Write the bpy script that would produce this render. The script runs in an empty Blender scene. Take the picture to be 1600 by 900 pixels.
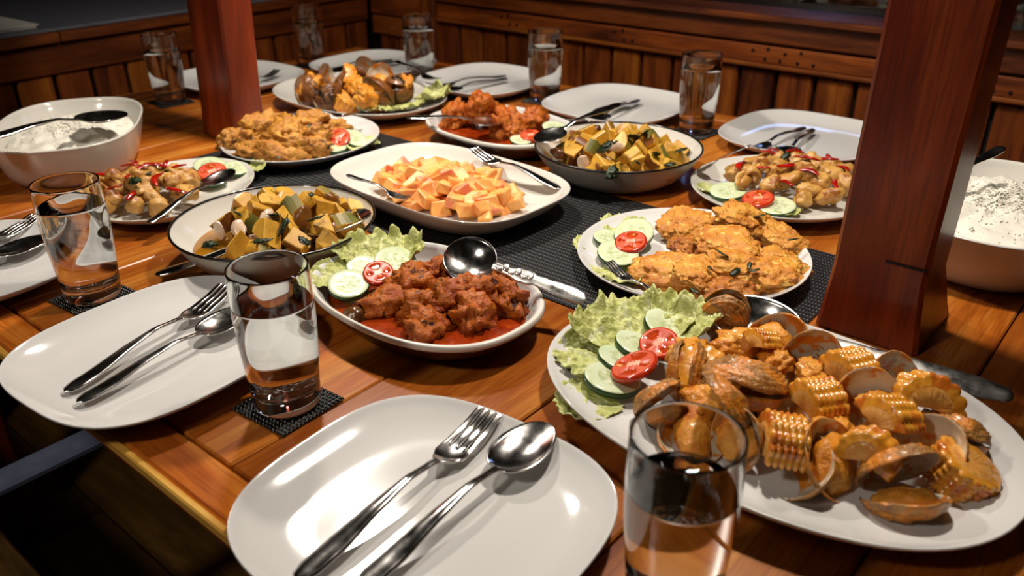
import bpy, bmesh, math, random
from mathutils import Vector, Matrix, Euler, noise

# ------------------------------------------------------------------ camera, world, lights, exposure
S = bpy.context.scene
COL = S.collection
R = math.radians
TZ = 0.75                                   # height of the table top
AX = R(-40.5)                               # direction of the table's long side
UX, UY = math.cos(AX), math.sin(AX)
VX, VY = -UY, UX
def W(u, v, z=0.0):                         # table frame -> world
    return Vector((UX*u + VX*v, UY*u + VY*v, TZ + z))

cam_d = bpy.data.cameras.new('camera')
cam = bpy.data.objects.new('camera', cam_d); COL.objects.link(cam)
cam.location = (0, 0, TZ + 0.4255)
cam.rotation_euler = (Euler((R(90 - 27.02), 0, 0)).to_matrix() @ Matrix.Rotation(R(-0.589), 3, 'Z')).to_euler()
cam_d.sensor_width = 36.0
cam_d.lens = 1309.0/1600*36
cam_d.clip_start = 0.02
cam_d.dof.use_dof = True
cam_d.dof.focus_distance = 0.86
cam_d.dof.aperture_fstop = 6.3
S.camera = cam

wd = bpy.data.worlds.new('night'); S.world = wd; wd.use_nodes = True
wd.node_tree.nodes['Background'].inputs[0].default_value = (0.9, 0.62, 0.4, 1)
wd.node_tree.nodes['Background'].inputs[1].default_value = 0.004

def area(name, loc, target, size, power, col, shape='DISK', sy=None, spread=180):
    d = bpy.data.lights.new(name, 'AREA'); d.shape = shape; d.size = size
    if sy: d.size_y = sy
    d.energy = power; d.color = col; d.spread = R(spread)
    o = bpy.data.objects.new(name, d); COL.objects.link(o)
    o.location = loc
    o.rotation_euler = (Vector(target) - Vector(loc)).to_track_quat('-Z', 'Y').to_euler()
    return o
WARM = (1.0, 0.91, 0.80)
area('pendant_lamp_left', W(-1.08, .83, .85), W(-1.02, .84, 0), .09, 7.2, WARM, spread=150)
area('pendant_lamp_right', W(-.38, .88, 1.0), W(-.36, .80, 0), .09, 8.2, WARM, spread=150)
area('room_lamp', W(-.75, -.9, 1.5), W(-.5, .6, 0), .25, 5, WARM, spread=120)
area('neon_lamp_outside', W(-1.25, 3.3, 1.0), W(-.9, 1.3, 0), .12, .7, (.35, .5, 1.0), 'RECTANGLE', .4)

S.view_settings.view_transform = 'Standard'
S.view_settings.look = 'None'
S.view_settings.gamma = 1.0
S.view_settings.use_curve_mapping = False
S.view_settings.exposure = 0.0
S.cycles.max_bounces = 14
S.cycles.transmission_bounces = 12
S.cycles.transparent_max_bounces = 12
S.cycles.glossy_bounces = 5
S.cycles.diffuse_bounces = 4
S.cycles.blur_glossy = 0.3
S.cycles.sample_clamp_indirect = 4.0
rng = random.Random(7)

# ------------------------------------------------------------------ materials
def rgb(h):
    h = h.lstrip('#'); c = [int(h[i:i+2], 16)/255 for i in (0, 2, 4)]
    return tuple((x/12.92 if x <= .04045 else ((x+.055)/1.055)**2.4) for x in c) + (1.0,)

class NT:
    def __init__(s, name):
        s.m = bpy.data.materials.new(name); s.m.use_nodes = True
        s.t = s.m.node_tree; s.b = s.t.nodes['Principled BSDF']
    def n(s, typ, **kw):
        o = s.t.nodes.new('ShaderNode'+typ)
        for k, v in kw.items(): setattr(o, k, v)
        return o
    def l(s, a, b): s.t.links.new(a, b)
    def coords(s, scale=(1, 1, 1), rand=True):
        tc = s.n('TexCoord'); mp = s.n('Mapping')
        if rand:
            oi = s.n('ObjectInfo'); ml = s.n('VectorMath', operation='SCALE')
            cb = s.n('CombineXYZ')
            for i in range(3): s.l(oi.outputs['Random'], cb.inputs[i])
            s.l(cb.outputs[0], ml.inputs[0]); ml.inputs['Scale'].default_value = 7.3
            ad = s.n('VectorMath', operation='ADD')
            s.l(tc.outputs['Object'], ad.inputs[0]); s.l(ml.outputs[0], ad.inputs[1])
            s.l(ad.outputs[0], mp.inputs[0])
        else:
            s.l(tc.outputs['Object'], mp.inputs[0])
        mp.inputs['Scale'].default_value = scale
        return mp.outputs[0]
    def noise(s, vec, scale, detail=4, rough=.55, dist=0.0):
        n = s.n('TexNoise'); s.l(vec, n.inputs['Vector'])
        n.inputs['Scale'].default_value = scale; n.inputs['Detail'].default_value = detail
        n.inputs['Roughness'].default_value = rough; n.inputs['Distortion'].default_value = dist
        return n.outputs[0]
    def ramp(s, fac, stops):
        r = s.n('ValToRGB'); e = r.color_ramp.elements
        while len(e) < len(stops): e.new(.5)
        for x, (p, c) in zip(e, stops): x.position = p; x.color = c
        s.l(fac, r.inputs[0]); return r.outputs[0]
    def mix(s, fac, a, b, mode='MIX'):
        m = s.n('Mix', data_type='RGBA', blend_type=mode)
        for sock, v in ((m.inputs[0], fac), (m.inputs[6], a), (m.inputs[7], b)):
            if hasattr(v, 'is_linked') or isinstance(v, bpy.types.NodeSocket): s.l(v, sock)
            else: sock.default_value = v
        return m.outputs[2]
    def bump(s, h, strength, dist=.002):
        b = s.n('Bump'); b.inputs['Strength'].default_value = strength; b.inputs['Distance'].default_value = dist
        s.l(h, b.inputs['Height']); s.l(b.outputs[0], s.b.inputs['Normal'])
    def set(s, **kw):
        for k, v in kw.items():
            k = {'rough': 'Roughness', 'metal': 'Metallic', 'spec': 'Specular IOR Level', 'coat': 'Coat Weight', 'coatr': 'Coat Roughness',
                 'trans': 'Transmission Weight', 'ior': 'IOR', 'sss': 'Subsurface Weight', 'sssc': 'Subsurface Scale', 'col': 'Base Color'}[k]
            if isinstance(v, bpy.types.NodeSocket): s.l(v, s.b.inputs[k])
            else: s.b.inputs[k].default_value = v
        return s

MATS = {}
def mat(name, c1, c2=None, rough=.4, scale=40, spots=None, spot_scale=90, spot_th=.62, bump=0, bump_scale=120, bdist=.002, lo=.35, hi=.68, **kw):
    x = NT(name); v = x.coords()
    col = rgb(c1)
    if c2:
        col = x.ramp(x.noise(v, scale, 5), [(lo, rgb(c1)), (hi, rgb(c2))])
    if spots:
        f = x.ramp(x.noise(v, spot_scale, 3), [(spot_th, (0, 0, 0, 1)), (spot_th+.07, (1, 1, 1, 1))])
        col = x.mix(f, col, rgb(spots))
    x.set(col=col, rough=rough, **kw)
    if bump: x.bump(x.noise(v, bump_scale, 5), bump, bdist)
    MATS[name] = x.m; return x.m

def wood(name, dark, mid, light, rough=.25, coat=.3, grain=1.0):
    x = NT(name)
    v = x.coords((3.0*grain, 24.0*grain, 24.0*grain)); v2 = x.coords((1.2, 5, 5))
    g = x.noise(v, 1.0, 8, .62, .6); b = x.noise(v2, 2.2, 3, .5, .8)
    fine = x.noise(x.coords((14, 320, 320)), 1.0, 2)
    c = x.ramp(g, [(.30, rgb(dark)), (.50, rgb(mid)), (.72, rgb(light))])
    c2 = x.mix(x.ramp(b, [(.45, (0, 0, 0, 1)), (.72, (.5, .5, .5, 1))]), c, rgb(dark))
    c2 = x.mix(x.ramp(fine, [(.36, (.4, .4, .4, 1)), (.5, (0, 0, 0, 1))]), c2, rgb(dark))
    oi = x.n('ObjectInfo'); hs = x.n('HueSaturation')
    mr = x.n('MapRange'); mr.inputs['To Min'].default_value = .72; mr.inputs['To Max'].default_value = 1.22
    x.l(oi.outputs['Random'], mr.inputs[0]); x.l(mr.outputs[0], hs.inputs['Value']); x.l(c2, hs.inputs['Color'])
    x.set(col=hs.outputs[0], rough=rough, coat=coat, coatr=.12)
    x.bump(g, .12, .001)
    MATS[name] = x.m; return x.m

wood('table_wood', '#7a320a', '#b0601a', '#cf8c3a', rough=.27, coat=.35)
wood('table_wood_lit_edge', '#b87a2a', '#e0ac4c', '#f0c876', rough=.35, coat=.2)  # table wood made paler: light falling on the near edge put into the colour
wood('pillar_wood', '#3c1204', '#822c0a', '#b8561c', rough=.36, coat=.12, grain=.5)
wood('wall_wood', '#3c1606', '#7c3a10', '#a4561c', rough=.42, coat=.12)
wood('wall_wood_light', '#5c260a', '#9c5218', '#bf7628', rough=.40, coat=.12)
wood('floor_wood', '#3a2810', '#6a4a1c', '#8a6426', rough=.5, coat=.05)
mat('dark_gap', '#0a0603', rough=.8)
mat('nail', '#0c0705', rough=.5)
mat('ceramic', '#cbc9c6', rough=.10)
mat('ceramic_warm', '#cbc7be', rough=.12)
mat('bowl_outside', '#b9b2a6', '#a89f92', rough=.35, scale=12)
mat('enamel_black', '#0b0a09', rough=.25, coat=.3)
mat('runner_plain', '#0d0d0e', rough=.7)
mat('counter_grey', '#70727a', '#686a72', rough=.4)
mat('paper', '#e4e0d4', rough=.7)
mat('blue_grey', '#8a94b0', '#76809c', rough=.45)
mat('bench_wood_dark', '#1a1006', '#33220e', rough=.5, scale=20)
mat('black_plastic', '#0c0b0a', rough=.28)

def dipped():                               # glazed white above an unglazed brown foot with a ragged glaze line
    x = NT('dipped_outside')
    tc = x.n('TexCoord'); sp = x.n('SeparateXYZ'); x.l(tc.outputs['Object'], sp.inputs[0])
    nz = x.noise(tc.outputs['Object'], 55, 3)
    m1 = x.n('Math', operation='MULTIPLY_ADD'); x.l(nz, m1.inputs[0]); m1.inputs[1].default_value = .016; x.l(sp.outputs[2], m1.inputs[2])
    f = x.ramp(m1.outputs[0], [(.0315, (0, 0, 0, 1)), (.0320, (1, 1, 1, 1))])
    x.set(col=x.mix(f, rgb('#4a2c1a'), rgb('#d0cabf')), rough=.3)
    MATS['dipped_outside'] = x.m
dipped()

def steel(name, col, rough):
    x = NT(name); v = x.coords((1, 1, 1))
    n = x.noise(v, 60, 4)
    x.set(col=rgb(col), metal=1.0, rough=x.ramp(n, [(.3, (rough*.6,)*3+(1,)), (.7, (rough*1.5,)*3+(1,))]))
    MATS[name] = x.m
steel('steel', '#cfccc8', .15)
steel('steel_worn', '#d6d3ce', .34)
steel('steel_dark', '#6f6a66', .2)

def weave():
    x = NT('runner'); v = x.coords((1, 1, 1), False)
    wv = x.n('TexWave', wave_type='BANDS', bands_direction='X'); x.l(v, wv.inputs[0]); wv.inputs['Scale'].default_value = 85
    w2 = x.n('TexWave', wave_type='BANDS', bands_direction='Y'); x.l(v, w2.inputs[0]); w2.inputs['Scale'].default_value = 40
    mu = x.n('Math', operation='MULTIPLY'); x.l(wv.outputs[1], mu.inputs[0]); x.l(w2.outputs[1], mu.inputs[1])
    x.set(col=x.ramp(mu.outputs[0], [(.1, rgb('#070708')), (.8, rgb('#202022'))]), rough=.5)
    x.bump(mu.outputs[0], .8, .002)
    MATS['runner'] = x.m
weave()

def glassy(name, ior, tint):
    x = NT(name); x.set(col=tint, trans=1.0, ior=ior, rough=0.0)
    MATS[name] = x.m
glassy('glass', 1.48, (.97, .985, .98, 1))
glassy('water', 1.33, (.985, .99, .99, 1))
glassy('window_glass', 1.45, (.9, .92, .95, 1))

# food
mat('lettuce', '#a0a452', '#c0c27e', rough=.45, scale=60, bump=.9, bump_scale=260, spots='#c9cc9a', spot_scale=70, spot_th=.58)
mat('lettuce_vein', '#c6c99c', '#b8be82', rough=.4, scale=50)
mat('herb', '#0f1a08', '#20340f', rough=.4, scale=70, bump=.4)
mat('cucumber_skin', '#14300c', '#27491a', rough=.3, scale=60)
mat('cucumber_flesh', '#b9c69a', '#cdd5b6', rough=.22, scale=50, sss=.1, sssc=.004)
mat('cucumber_seed', '#a3b07c', '#d3d8ba', rough=.2, scale=190, bump=.5, bump_scale=250)
mat('tomato_skin', '#a3200a', '#c0380f', rough=.18, scale=30, coat=.3)
mat('tomato_flesh', '#b8381a', '#cc5c3c', rough=.4, scale=60)
mat('tomato_core', '#d48a6c', '#e0b096', rough=.4, scale=80)
mat('tomato_gel', '#961f0a', '#b8481e', rough=.08, scale=120, spots='#d6a060', spot_scale=170, spot_th=.58)
mat('papaya', '#dc8640', '#e8ac5c', rough=.46, scale=42, lo=.38, hi=.6, spots='#d87450', spot_scale=26, spot_th=.57, sss=.1, sssc=.004)
mat('squash', '#b5821e', '#cfa038', rough=.46, scale=50, spots='#9c701c', spot_scale=60, spot_th=.6, coat=.12, coatr=.2, bump=.4)
mat('squash_skin', '#57591a', '#7f6a22', rough=.5, scale=40)
mat('squash_brown', '#5d3314', '#7c4a1c', rough=.3, scale=40)
mat('eggplant', '#46220f', '#80501e', rough=.25, scale=40)
mat('onion', '#c9a88c', '#d8c6ae', rough=.2, scale=40, sss=.1, sssc=.004)
mat('squash_broth', '#8a5a10', '#a87018', rough=.08, scale=30, spots='#6c5210', spot_scale=40, spot_th=.6, coat=.5)
mat('squid', '#aa742e', '#cc9e54', rough=.38, scale=36, spots='#8c4e18', spot_scale=40, spot_th=.57, coat=.1, coatr=.25, bump=.7, bump_scale=200)
mat('chili', '#7d0b04', '#b0190a', rough=.15, scale=40, coat=.4)
mat('fritter', '#b46a14', '#d89a36', rough=.38, scale=55, spots='#e8bc62', spot_scale=110, spot_th=.6, bump=1, bump_scale=260, bdist=.003)
mat('fritter_brown', '#8c440e', '#bc761e', rough=.38, scale=55, spots='#d39a40', spot_scale=120, spot_th=.62, bump=1, bump_scale=260, bdist=.003)
mat('fried', '#a06014', '#c88e30', rough=.45, scale=60, spots='#54280a', spot_scale=52, spot_th=.61, bump=1, bump_scale=260, bdist=.003)
mat('stew_meat', '#8a3606', '#b8640f', rough=.34, spec=.3, scale=60, spots='#3c1206', spot_scale=60, spot_th=.6, bump=1, bump_scale=240, bdist=.003)
mat('stew_sauce', '#7a2206', '#96360c', rough=.1, scale=60, spots='#a84812', spot_scale=140, spot_th=.62, bump=.25, bump_scale=220, coat=.4)
mat('bone_end', '#38200c', '#5c3a18', rough=.2, scale=70, bump=.4)
mat('braise', '#9a4208', '#c47420', rough=.36, spec=.3, scale=60, spots='#6a1c08', spot_scale=60, spot_th=.57, bump=1, bump_scale=240, bdist=.003)
mat('clam_shell', '#7c5024', '#b8823e', rough=.28, scale=120, spots='#c87a22', spot_scale=75, spot_th=.5, bump=1, bump_scale=260, bdist=.003, coat=.25, coatr=.2)
mat('clam_shell_dark', '#5a3014', '#945c28', rough=.3, scale=50, spots='#1c120a', spot_scale=50, spot_th=.55, bump=.7, bump_scale=160, coat=.3)
mat('clam_inside', '#b8ac94', '#cfc4ae', rough=.22, scale=40, spots='#c47828', spot_scale=75, spot_th=.5, coat=.35, coatr=.12)
mat('clam_sauce', '#c87818', '#e2a040', rough=.22, spec=.35, scale=60, spots='#b45c12', spot_scale=80, spot_th=.6, bump=1, bump_scale=220, bdist=.003, coat=.15, coatr=.1)
mat('corn', '#c47c1c', '#dc9c38', rough=.22, scale=60, spots='#b8621c', spot_scale=60, spot_th=.54, coat=.4, coatr=.1, bump=.2)
mat('corn_cob', '#c48236', '#d8a358', rough=.3, scale=80, bump=.4)
mat('rice', '#dcd7c8', '#e8e4d8', rough=.5, scale=60)

# ------------------------------------------------------------------ object helpers
def tag(o, label=None, cat=None, group=None, kind=None):
    if label: o['label'] = label
    if cat: o['category'] = cat
    if group: o['group'] = group
    if kind: o['kind'] = kind
    return o
def empty(name, loc=(0, 0, 0), rz=0.0, **kw):
    o = bpy.data.objects.new(name, None); COL.objects.link(o)
    o.location = loc; o.rotation_euler = (0, 0, rz); o.empty_display_size = .02
    return tag(o, **kw)
def me(name, verts, faces, mats, slots=None, smooth=True):
    m = bpy.data.meshes.new(name)
    m.from_pydata([tuple(v) for v in verts], [], faces)
    for x in (mats if isinstance(mats, (list, tuple)) else [mats]): m.materials.append(MATS[x])
    if slots: m.polygons.foreach_set('material_index', slots)
    if smooth: m.polygons.foreach_set('use_smooth', [True]*len(m.polygons))
    m.update(); return m
def ob(name, mesh, parent=None, loc=(0, 0, 0), rot=(0, 0, 0), scale=(1, 1, 1), **kw):
    o = bpy.data.objects.new(name, mesh); COL.objects.link(o)
    o.location = loc; o.rotation_euler = rot; o.scale = scale
    if parent: o.parent = parent
    return tag(o, **kw)
def copy_tree(o, parent=None):
    c = o.copy(); COL.objects.link(c)
    if parent: c.parent = parent
    for ch in list(o.children): copy_tree(ch, c)
    return c
def from_bm(name, bm, mats, smooth=True):
    m = bpy.data.meshes.new(name); bm.to_mesh(m); bm.free()
    for x in (mats if isinstance(mats, (list, tuple)) else [mats]): m.materials.append(MATS[x])
    if smooth: m.polygons.foreach_set('use_smooth', [True]*len(m.polygons))
    return m
def box_mesh(name, sx, sy, sz, mt, bev=.002):
    bm = bmesh.new(); bmesh.ops.create_cube(bm, size=1)
    bmesh.ops.scale(bm, vec=(sx, sy, sz), verts=bm.verts)
    if bev: bmesh.ops.bevel(bm, geom=bm.edges[:], offset=bev, segments=1, affect='EDGES')
    return from_bm(name, bm, mt, False)
BEAMS = {}
def beam(name, u0, u1, v0, v1, z0, z1, mt, parent=None, bev=.002, axis='u', **kw):
    """a board filling the box in table coordinates, its grain (local X) along axis"""
    du, dv, dz = u1-u0, v1-v0, z1-z0
    dims = {'u': (du, dv, dz), 'v': (dv, du, dz), 'z': (dz, dv, du)}[axis]
    key = (tuple(round(d, 4) for d in dims), mt, bev)
    if key not in BEAMS: BEAMS[key] = box_mesh(name, *dims, mt, bev)
    rot = {'u': (0, 0, AX), 'v': (0, 0, AX + R(90)), 'z': (Matrix.Rotation(AX, 3, 'Z') @ Matrix.Rotation(R(-90), 3, 'Y')).to_euler()}[axis]
    loc = W((u0+u1)/2, (v0+v1)/2, (z0+z1)/2)
    if parent: loc = loc - Vector(parent.location)
    return ob(name, BEAMS[key], parent, loc, rot, **kw)

def spline(pts, k=4):
    """Catmull-Rom through the (t, z) pairs, k samples per span"""
    out = []
    for i in range(len(pts)-1):
        p0 = pts[max(i-1, 0)]; p1 = pts[i]; p2 = pts[i+1]; p3 = pts[min(i+2, len(pts)-1)]
        for j in range(k):
            t = j/k
            out.append(tuple(.5*((2*b) + (-a+c)*t + (2*a-5*b+4*c-d)*t*t + (-a+3*b-3*c+d)*t**3) for a, b, c, d in zip(p0, p1, p2, p3)))
    out.append(tuple(pts[-1])); return out
def outline(th, t, n):
    n = 2 + (n-2)*min(1, t)
    c, s = math.cos(th), math.sin(th)
    k = (abs(c)**n + abs(s)**n)**(-1/n)
    return c*k*t, s*k*t
def revolve(name, inner, outer, a, b, n, mats, seg=96, k=4, out_slot=0):
    """inner: from the centre to the lip; outer: from the lip to the centre underneath; (fraction, z)"""
    prof = [(t, z, 0) for t, z in spline(inner, k)] + [(t, z, out_slot) for t, z in spline(outer, k)][1:]
    V, F, Sl, rows = [], [], [], []
    for t, z, s in prof:
        if t < 1e-5: rows.append([len(V)]); V.append((0, 0, z)); continue
        r = []
        for i in range(seg):
            x, y = outline(2*math.pi*i/seg, t, n); r.append(len(V)); V.append((x*a, y*b, z))
        rows.append(r)
    for q in range(len(rows)-1):
        A, B, s = rows[q], rows[q+1], prof[q+1][2]
        for i in range(seg):
            j = (i+1) % seg
            if len(A) == 1: F.append((A[0], B[i], B[j]))
            elif len(B) == 1: F.append((A[i], B[0], A[j]))
            else: F.append((A[i], B[i], B[j], A[j]))
            Sl.append(s)
    return me(name, V, F, mats, Sl)
def rim_tube(name, a, b, n, z, r, mt, seg=96):
    V, F = [], []
    for i in range(seg):
        th = 2*math.pi*i/seg; x, y = outline(th, 1, n)
        d = Vector((x*a, y*b, 0)).normalized()
        for j in range(8):
            q = 2*math.pi*j/8
            V.append((x*a + d.x*r*math.cos(q), y*b + d.y*r*math.cos(q), z + r*math.sin(q)))
    for i in range(seg):
        for j in range(8):
            F.append((i*8+j, ((i+1) % seg)*8+j, ((i+1) % seg)*8+(j+1) % 8, i*8+(j+1) % 8))
    return me(name, V, F, mt)

def sheet(name, P, thick, mats, slot=None, closed=False):
    """solid sheet from a grid of rows of points (3-vectors), thickened downwards along its normals"""
    nr, nc = len(P), len(P[0]); V = []; N = []
    for i in range(nr):
        for j in range(nc):
            du = Vector(P[min(i+1, nr-1)][j]) - Vector(P[max(i-1, 0)][j]); dv = Vector(P[i][min(j+1, nc-1)]) - Vector(P[i][max(j-1, 0)])
            nn = du.cross(dv); N.append(nn.normalized() if nn.length > 1e-12 else Vector((0, 0, 1)))
    flat = [Vector(p) for r in P for p in r]
    V = flat + [p - n*thick for p, n in zip(flat, N)]
    o = nr*nc; F = []; Sl = []
    ok = lambda i, j: slot is None or slot(i, j) is not None
    def fl(i, j): return 0 if slot is None else slot(i, j)
    for i in range(nr-1):
        for j in range(nc-1):
            if not ok(i, j): continue
            a, b, c, d = i*nc+j, (i+1)*nc+j, (i+1)*nc+j+1, i*nc+j+1
            F += [(a, b, c, d), (o+d, o+c, o+b, o+a)]; Sl += [fl(i, j)]*2
            for (x, y, ii, jj) in ((b, a, i, j-1), (d, c, i, j+1), (a, d, i-1, j), (c, b, i+1, j)):
                if ii < 0 or jj < 0 or ii >= nr-1 or jj >= nc-1 or not ok(ii, jj):
                    F.append((x, y, o+y, o+x)); Sl.append(fl(i, j))
    m = me(name, V, F, mats, Sl)
    return m

# ------------------------------------------------------------------ structure
fl = empty('floor', W(-.8, .8, -TZ), kind='structure')
beam('subfloor', -3.2, 1.6, -1.6, 2.2, -TZ-.06, -TZ-.02, 'dark_gap', fl)
for i in range(26):
    v0 = -1.5 + i*.14
    for (a, b) in ((-3.2, -1.0 - .5*(i % 2)), (-1.0 - .5*(i % 2), 1.6)):
        beam('floorboard', a+.002, b-.002, v0+.002, v0+.138, -TZ-.02, -TZ, 'floor_wood', fl)

WV, WU = 1.8, -2.1                           # faces of the two low walls
wr = empty('wall_right', W(-.7, WV, -TZ), kind='structure')
beam('backing_board', WU-.1, 1.3, WV+.03, WV+.06, -TZ, .10, 'dark_gap', wr)
PU = -1.84
k = 0
u = WU + .02
while u < 1.25:
    left = u < PU
    z1 = -.055 if left else .018
    beam('wall_plank', u, u+.078, WV+.006, WV+.03, -TZ, z1, 'wall_wood_light' if k % 3 == 1 else 'wall_wood', wr, bev=.004, axis='z')
    k += 1; u += .088
beam('lower_rail', PU+.03, 1.3, WV-.006, WV+.03, .018, .058, 'wall_wood', wr, bev=.004)
beam('ledge_strip', PU+.03, 1.3, WV-.014, WV+.006, .010, .020, 'wall_wood_light', wr, bev=.003)
beam('upper_rail', PU+.03, 1.3, WV-.012, WV+.03, .064, .112, 'wall_wood', wr, bev=.004)
beam('corner_rail', WU, PU-.03, WV-.006, WV+.03, -.055, .0, 'wall_wood_light', wr, bev=.004)
beam('corner_upper_rail', WU, PU-.03, WV-.008, WV+.03, .005, .112, 'wall_wood', wr, bev=.004)
beam('wall_post', PU-.03, PU+.03, WV-.02, WV+.04, -TZ, .112, 'wall_wood', wr, bev=.004, axis='z')
nail_m = from_bm('nail', (lambda bm: (bmesh.ops.create_cone(bm, cap_ends=True, segments=8, radius1=.0038, radius2=.0034, depth=.004), bm)[1])(bmesh.new()), 'nail', False)
def nail(u, z, parent, d=.0):
    p = W(u, WV - d, z) - parent.location
    ob('nail', nail_m, parent, p, (Matrix.Rotation(AX, 3, 'Z') @ Matrix.Rotation(R(90), 3, 'X')).to_euler())
for i in range(34):
    un = WU + .06 + i*.088
    nail(un, (-.068 if un < PU else .003), wr, -.005)
for i, u in enumerate((-1.56, -1.535, -1.19, -1.165, -.82, -.785, -.745, -.71, -.36, -.33)):
    nail(u, .052 if i % 2 else .046, wr, .007)
    nail(u+.03, .030, wr, .007)

tr = empty('trim_1', W(-.7, WV, .11), kind='structure')
beam('window_sill', WU-.1, 1.3, WV-.035, WV+.10, .112, .127, 'wall_wood', tr, bev=.004)
wn = empty('window_1', W(-.7, WV+.08, .13), kind='structure')
beam('window_pane', WU-.1, 1.3, WV+.07, WV+.076, .13, 1.25, 'window_glass', wn, bev=0)
beam('window_head', WU-.1, 1.3, WV+.04, WV+.11, 1.25, 1.35, 'wall_wood', wn)

wl = empty('wall_left', W(WU, .9, -TZ), kind='structure')
beam('backing_board', WU-.06, WU-.03, -.6, WV, -TZ, .06, 'dark_gap', wl)
v = -.5; k = 0
while v < WV-.08:
    beam('wall_plank', WU-.03, WU-.006, v, v+.078, -TZ, -.012, 'wall_wood_light' if k % 3 == 2 else 'wall_wood', wl, bev=.004, axis='z')
    k += 1; v += .088
beam('lower_rail', WU-.03, WU+.004, -.6, WV-.02, -.012, .056, 'wall_wood', wl, bev=.004, axis='v')
tl = empty('trim_2', W(WU-.3, .9, .06), kind='structure')
beam('counter_edge', WU-.02, WU+.02, -.6, .84, .060, .084, 'wall_wood_light', tl, bev=.003, axis='v')
beam('counter_edge', WU-.02, WU+.02, .842, WV-.03, .060, .084, 'wall_wood', tl, bev=.003, axis='v')
beam('counter_top', WU-.72, WU+.012, -.6, WV-.03, .0845, .092, 'counter_grey', tl, bev=.002, axis='v')

# ------------------------------------------------------------------ pillars
def pillar(rings, label, crack, lean):
    """post through (z, u0, u1, v0, v1) rings, its grain along local X"""
    z, a, b, c, d = rings[-1]; cu, cv = (a+b)/2, (c+d)/2
    p = empty('pillar', W(cu, cv, 0), label=label, cat='pillar')
    V = []
    for z, a, b, c, d in rings:
        e = .004
        V += [(z, y, -x) for x, y in ((a+e-cu, c-cv), (b-e-cu, c-cv), (b-cu, c+e-cv), (b-cu, d-e-cv), (b-e-cu, d-cv), (a+e-cu, d-cv), (a-cu, d-e-cv), (a-cu, c+e-cv))]
    n = len(rings); F = [(i*8+j, i*8+(j+1) % 8, (i+1)*8+(j+1) % 8, (i+1)*8+j) for i in range(n-1) for j in range(8)]
    F += [tuple(range(7, -1, -1)), tuple((n-1)*8+j for j in range(8))]
    m = me('post', V, F, 'pillar_wood', smooth=False)
    bm = bmesh.new(); bm.from_mesh(m); bmesh.ops.recalc_face_normals(bm, faces=bm.faces); bm.to_mesh(m); bm.free()
    ob('post', m, p, (0, 0, 0), (Matrix.Rotation(R(lean), 3, 'Y') @ Matrix.Rotation(AX, 3, 'Z') @ Matrix.Rotation(R(-90), 3, 'Y')).to_euler())
    if crack: beam('crack', *crack, 'dark_gap', p, bev=0)
    return p
pillar(((.0005, -.249, -.149, .766, .880), (.02, -.247, -.152, .767, .868), (.07, -.244, -.158, .768, .842), (1.9, -.244, -.158, .768, .842)),
       'reddish wooden pillar standing at the right end of the black runner', (-.194, -.158, .7675, .772, .0865, .0885), 1.3)
pillar(((.0005, -1.350, -1.246, .745, .812), (.05, -1.349, -1.250, .746, .807), (1.9, -1.349, -1.250, .746, .807)),
       'dark wooden pillar standing behind the plate of battered fried chicken', None, 2.4)

# ------------------------------------------------------------------ table
TB = (-1.74, .20, .213, 1.432)
tb = empty('dining_table', W(-.76, .82, -TZ), label='long varnished wooden dining table laid with dishes around two pillars', cat='table')
TH = .035
beam('underlayer', TB[0]+.03, TB[1]-.03, TB[2]+.035, TB[3]-.02, -TH-.01, -.012, 'dark_gap', tb)
beam('border_board', TB[0], TB[1], TB[2]+.004, TB[2]+.042, -.0115, 0, 'table_wood', tb, bev=.0025)
beam('edge_strip', TB[0], TB[1], TB[2]-.003, TB[2]+.0037, -.0105, -.0005, 'table_wood_lit_edge', tb, bev=.0015)
beam('border_board', TB[0], TB[1], TB[3]-.045, TB[3], -TH, 0, 'table_wood', tb, bev=.0025)
beam('border_board', TB[0], TB[0]+.045, TB[2]+.044, TB[3]-.047, -TH, 0, 'table_wood', tb, bev=.0025, axis='v')
beam('border_board', TB[1]-.045, TB[1], TB[2]+.044, TB[3]-.047, -TH, 0, 'table_wood', tb, bev=.0025, axis='v')
seams = [TB[0]+.047] + [-.095 - .14*i for i in range(11, -3, -1) if TB[0]+.06 < -.095-.14*i < TB[1]-.06] + [TB[1]-.047]
v0, v1 = TB[2]+.044, TB[3]-.047
for i in range(len(seams)-1):
    a, b = seams[i]+.0009, seams[i+1]-.0009
    beam('plank', a, b, v0, v1, -TH+.004, -.0002*(i % 3), 'table_wood', tb, bev=.0016, axis='v')
for (u, v) in ((-1.6, .32), (-1.6, 1.33), (.06, .32), (.06, 1.33)):
    beam('leg', u-.04, u+.04, v-.04, v+.04, -TZ, -TH-.011, 'pillar_wood', tb, axis='z')
beam('apron', TB[0]+.06, TB[1]-.06, TB[2]+.06, TB[2]+.085, -TH-.11, -TH-.011, 'pillar_wood', tb)

rn = ob('table_runner', box_mesh('table_runner', .985, .305, .0022, 'runner', .0008), None, W(-.747, .79, .0012), (0, 0, AX),
        label='black woven table runner lying along the middle of the table', cat='table runner')

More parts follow.
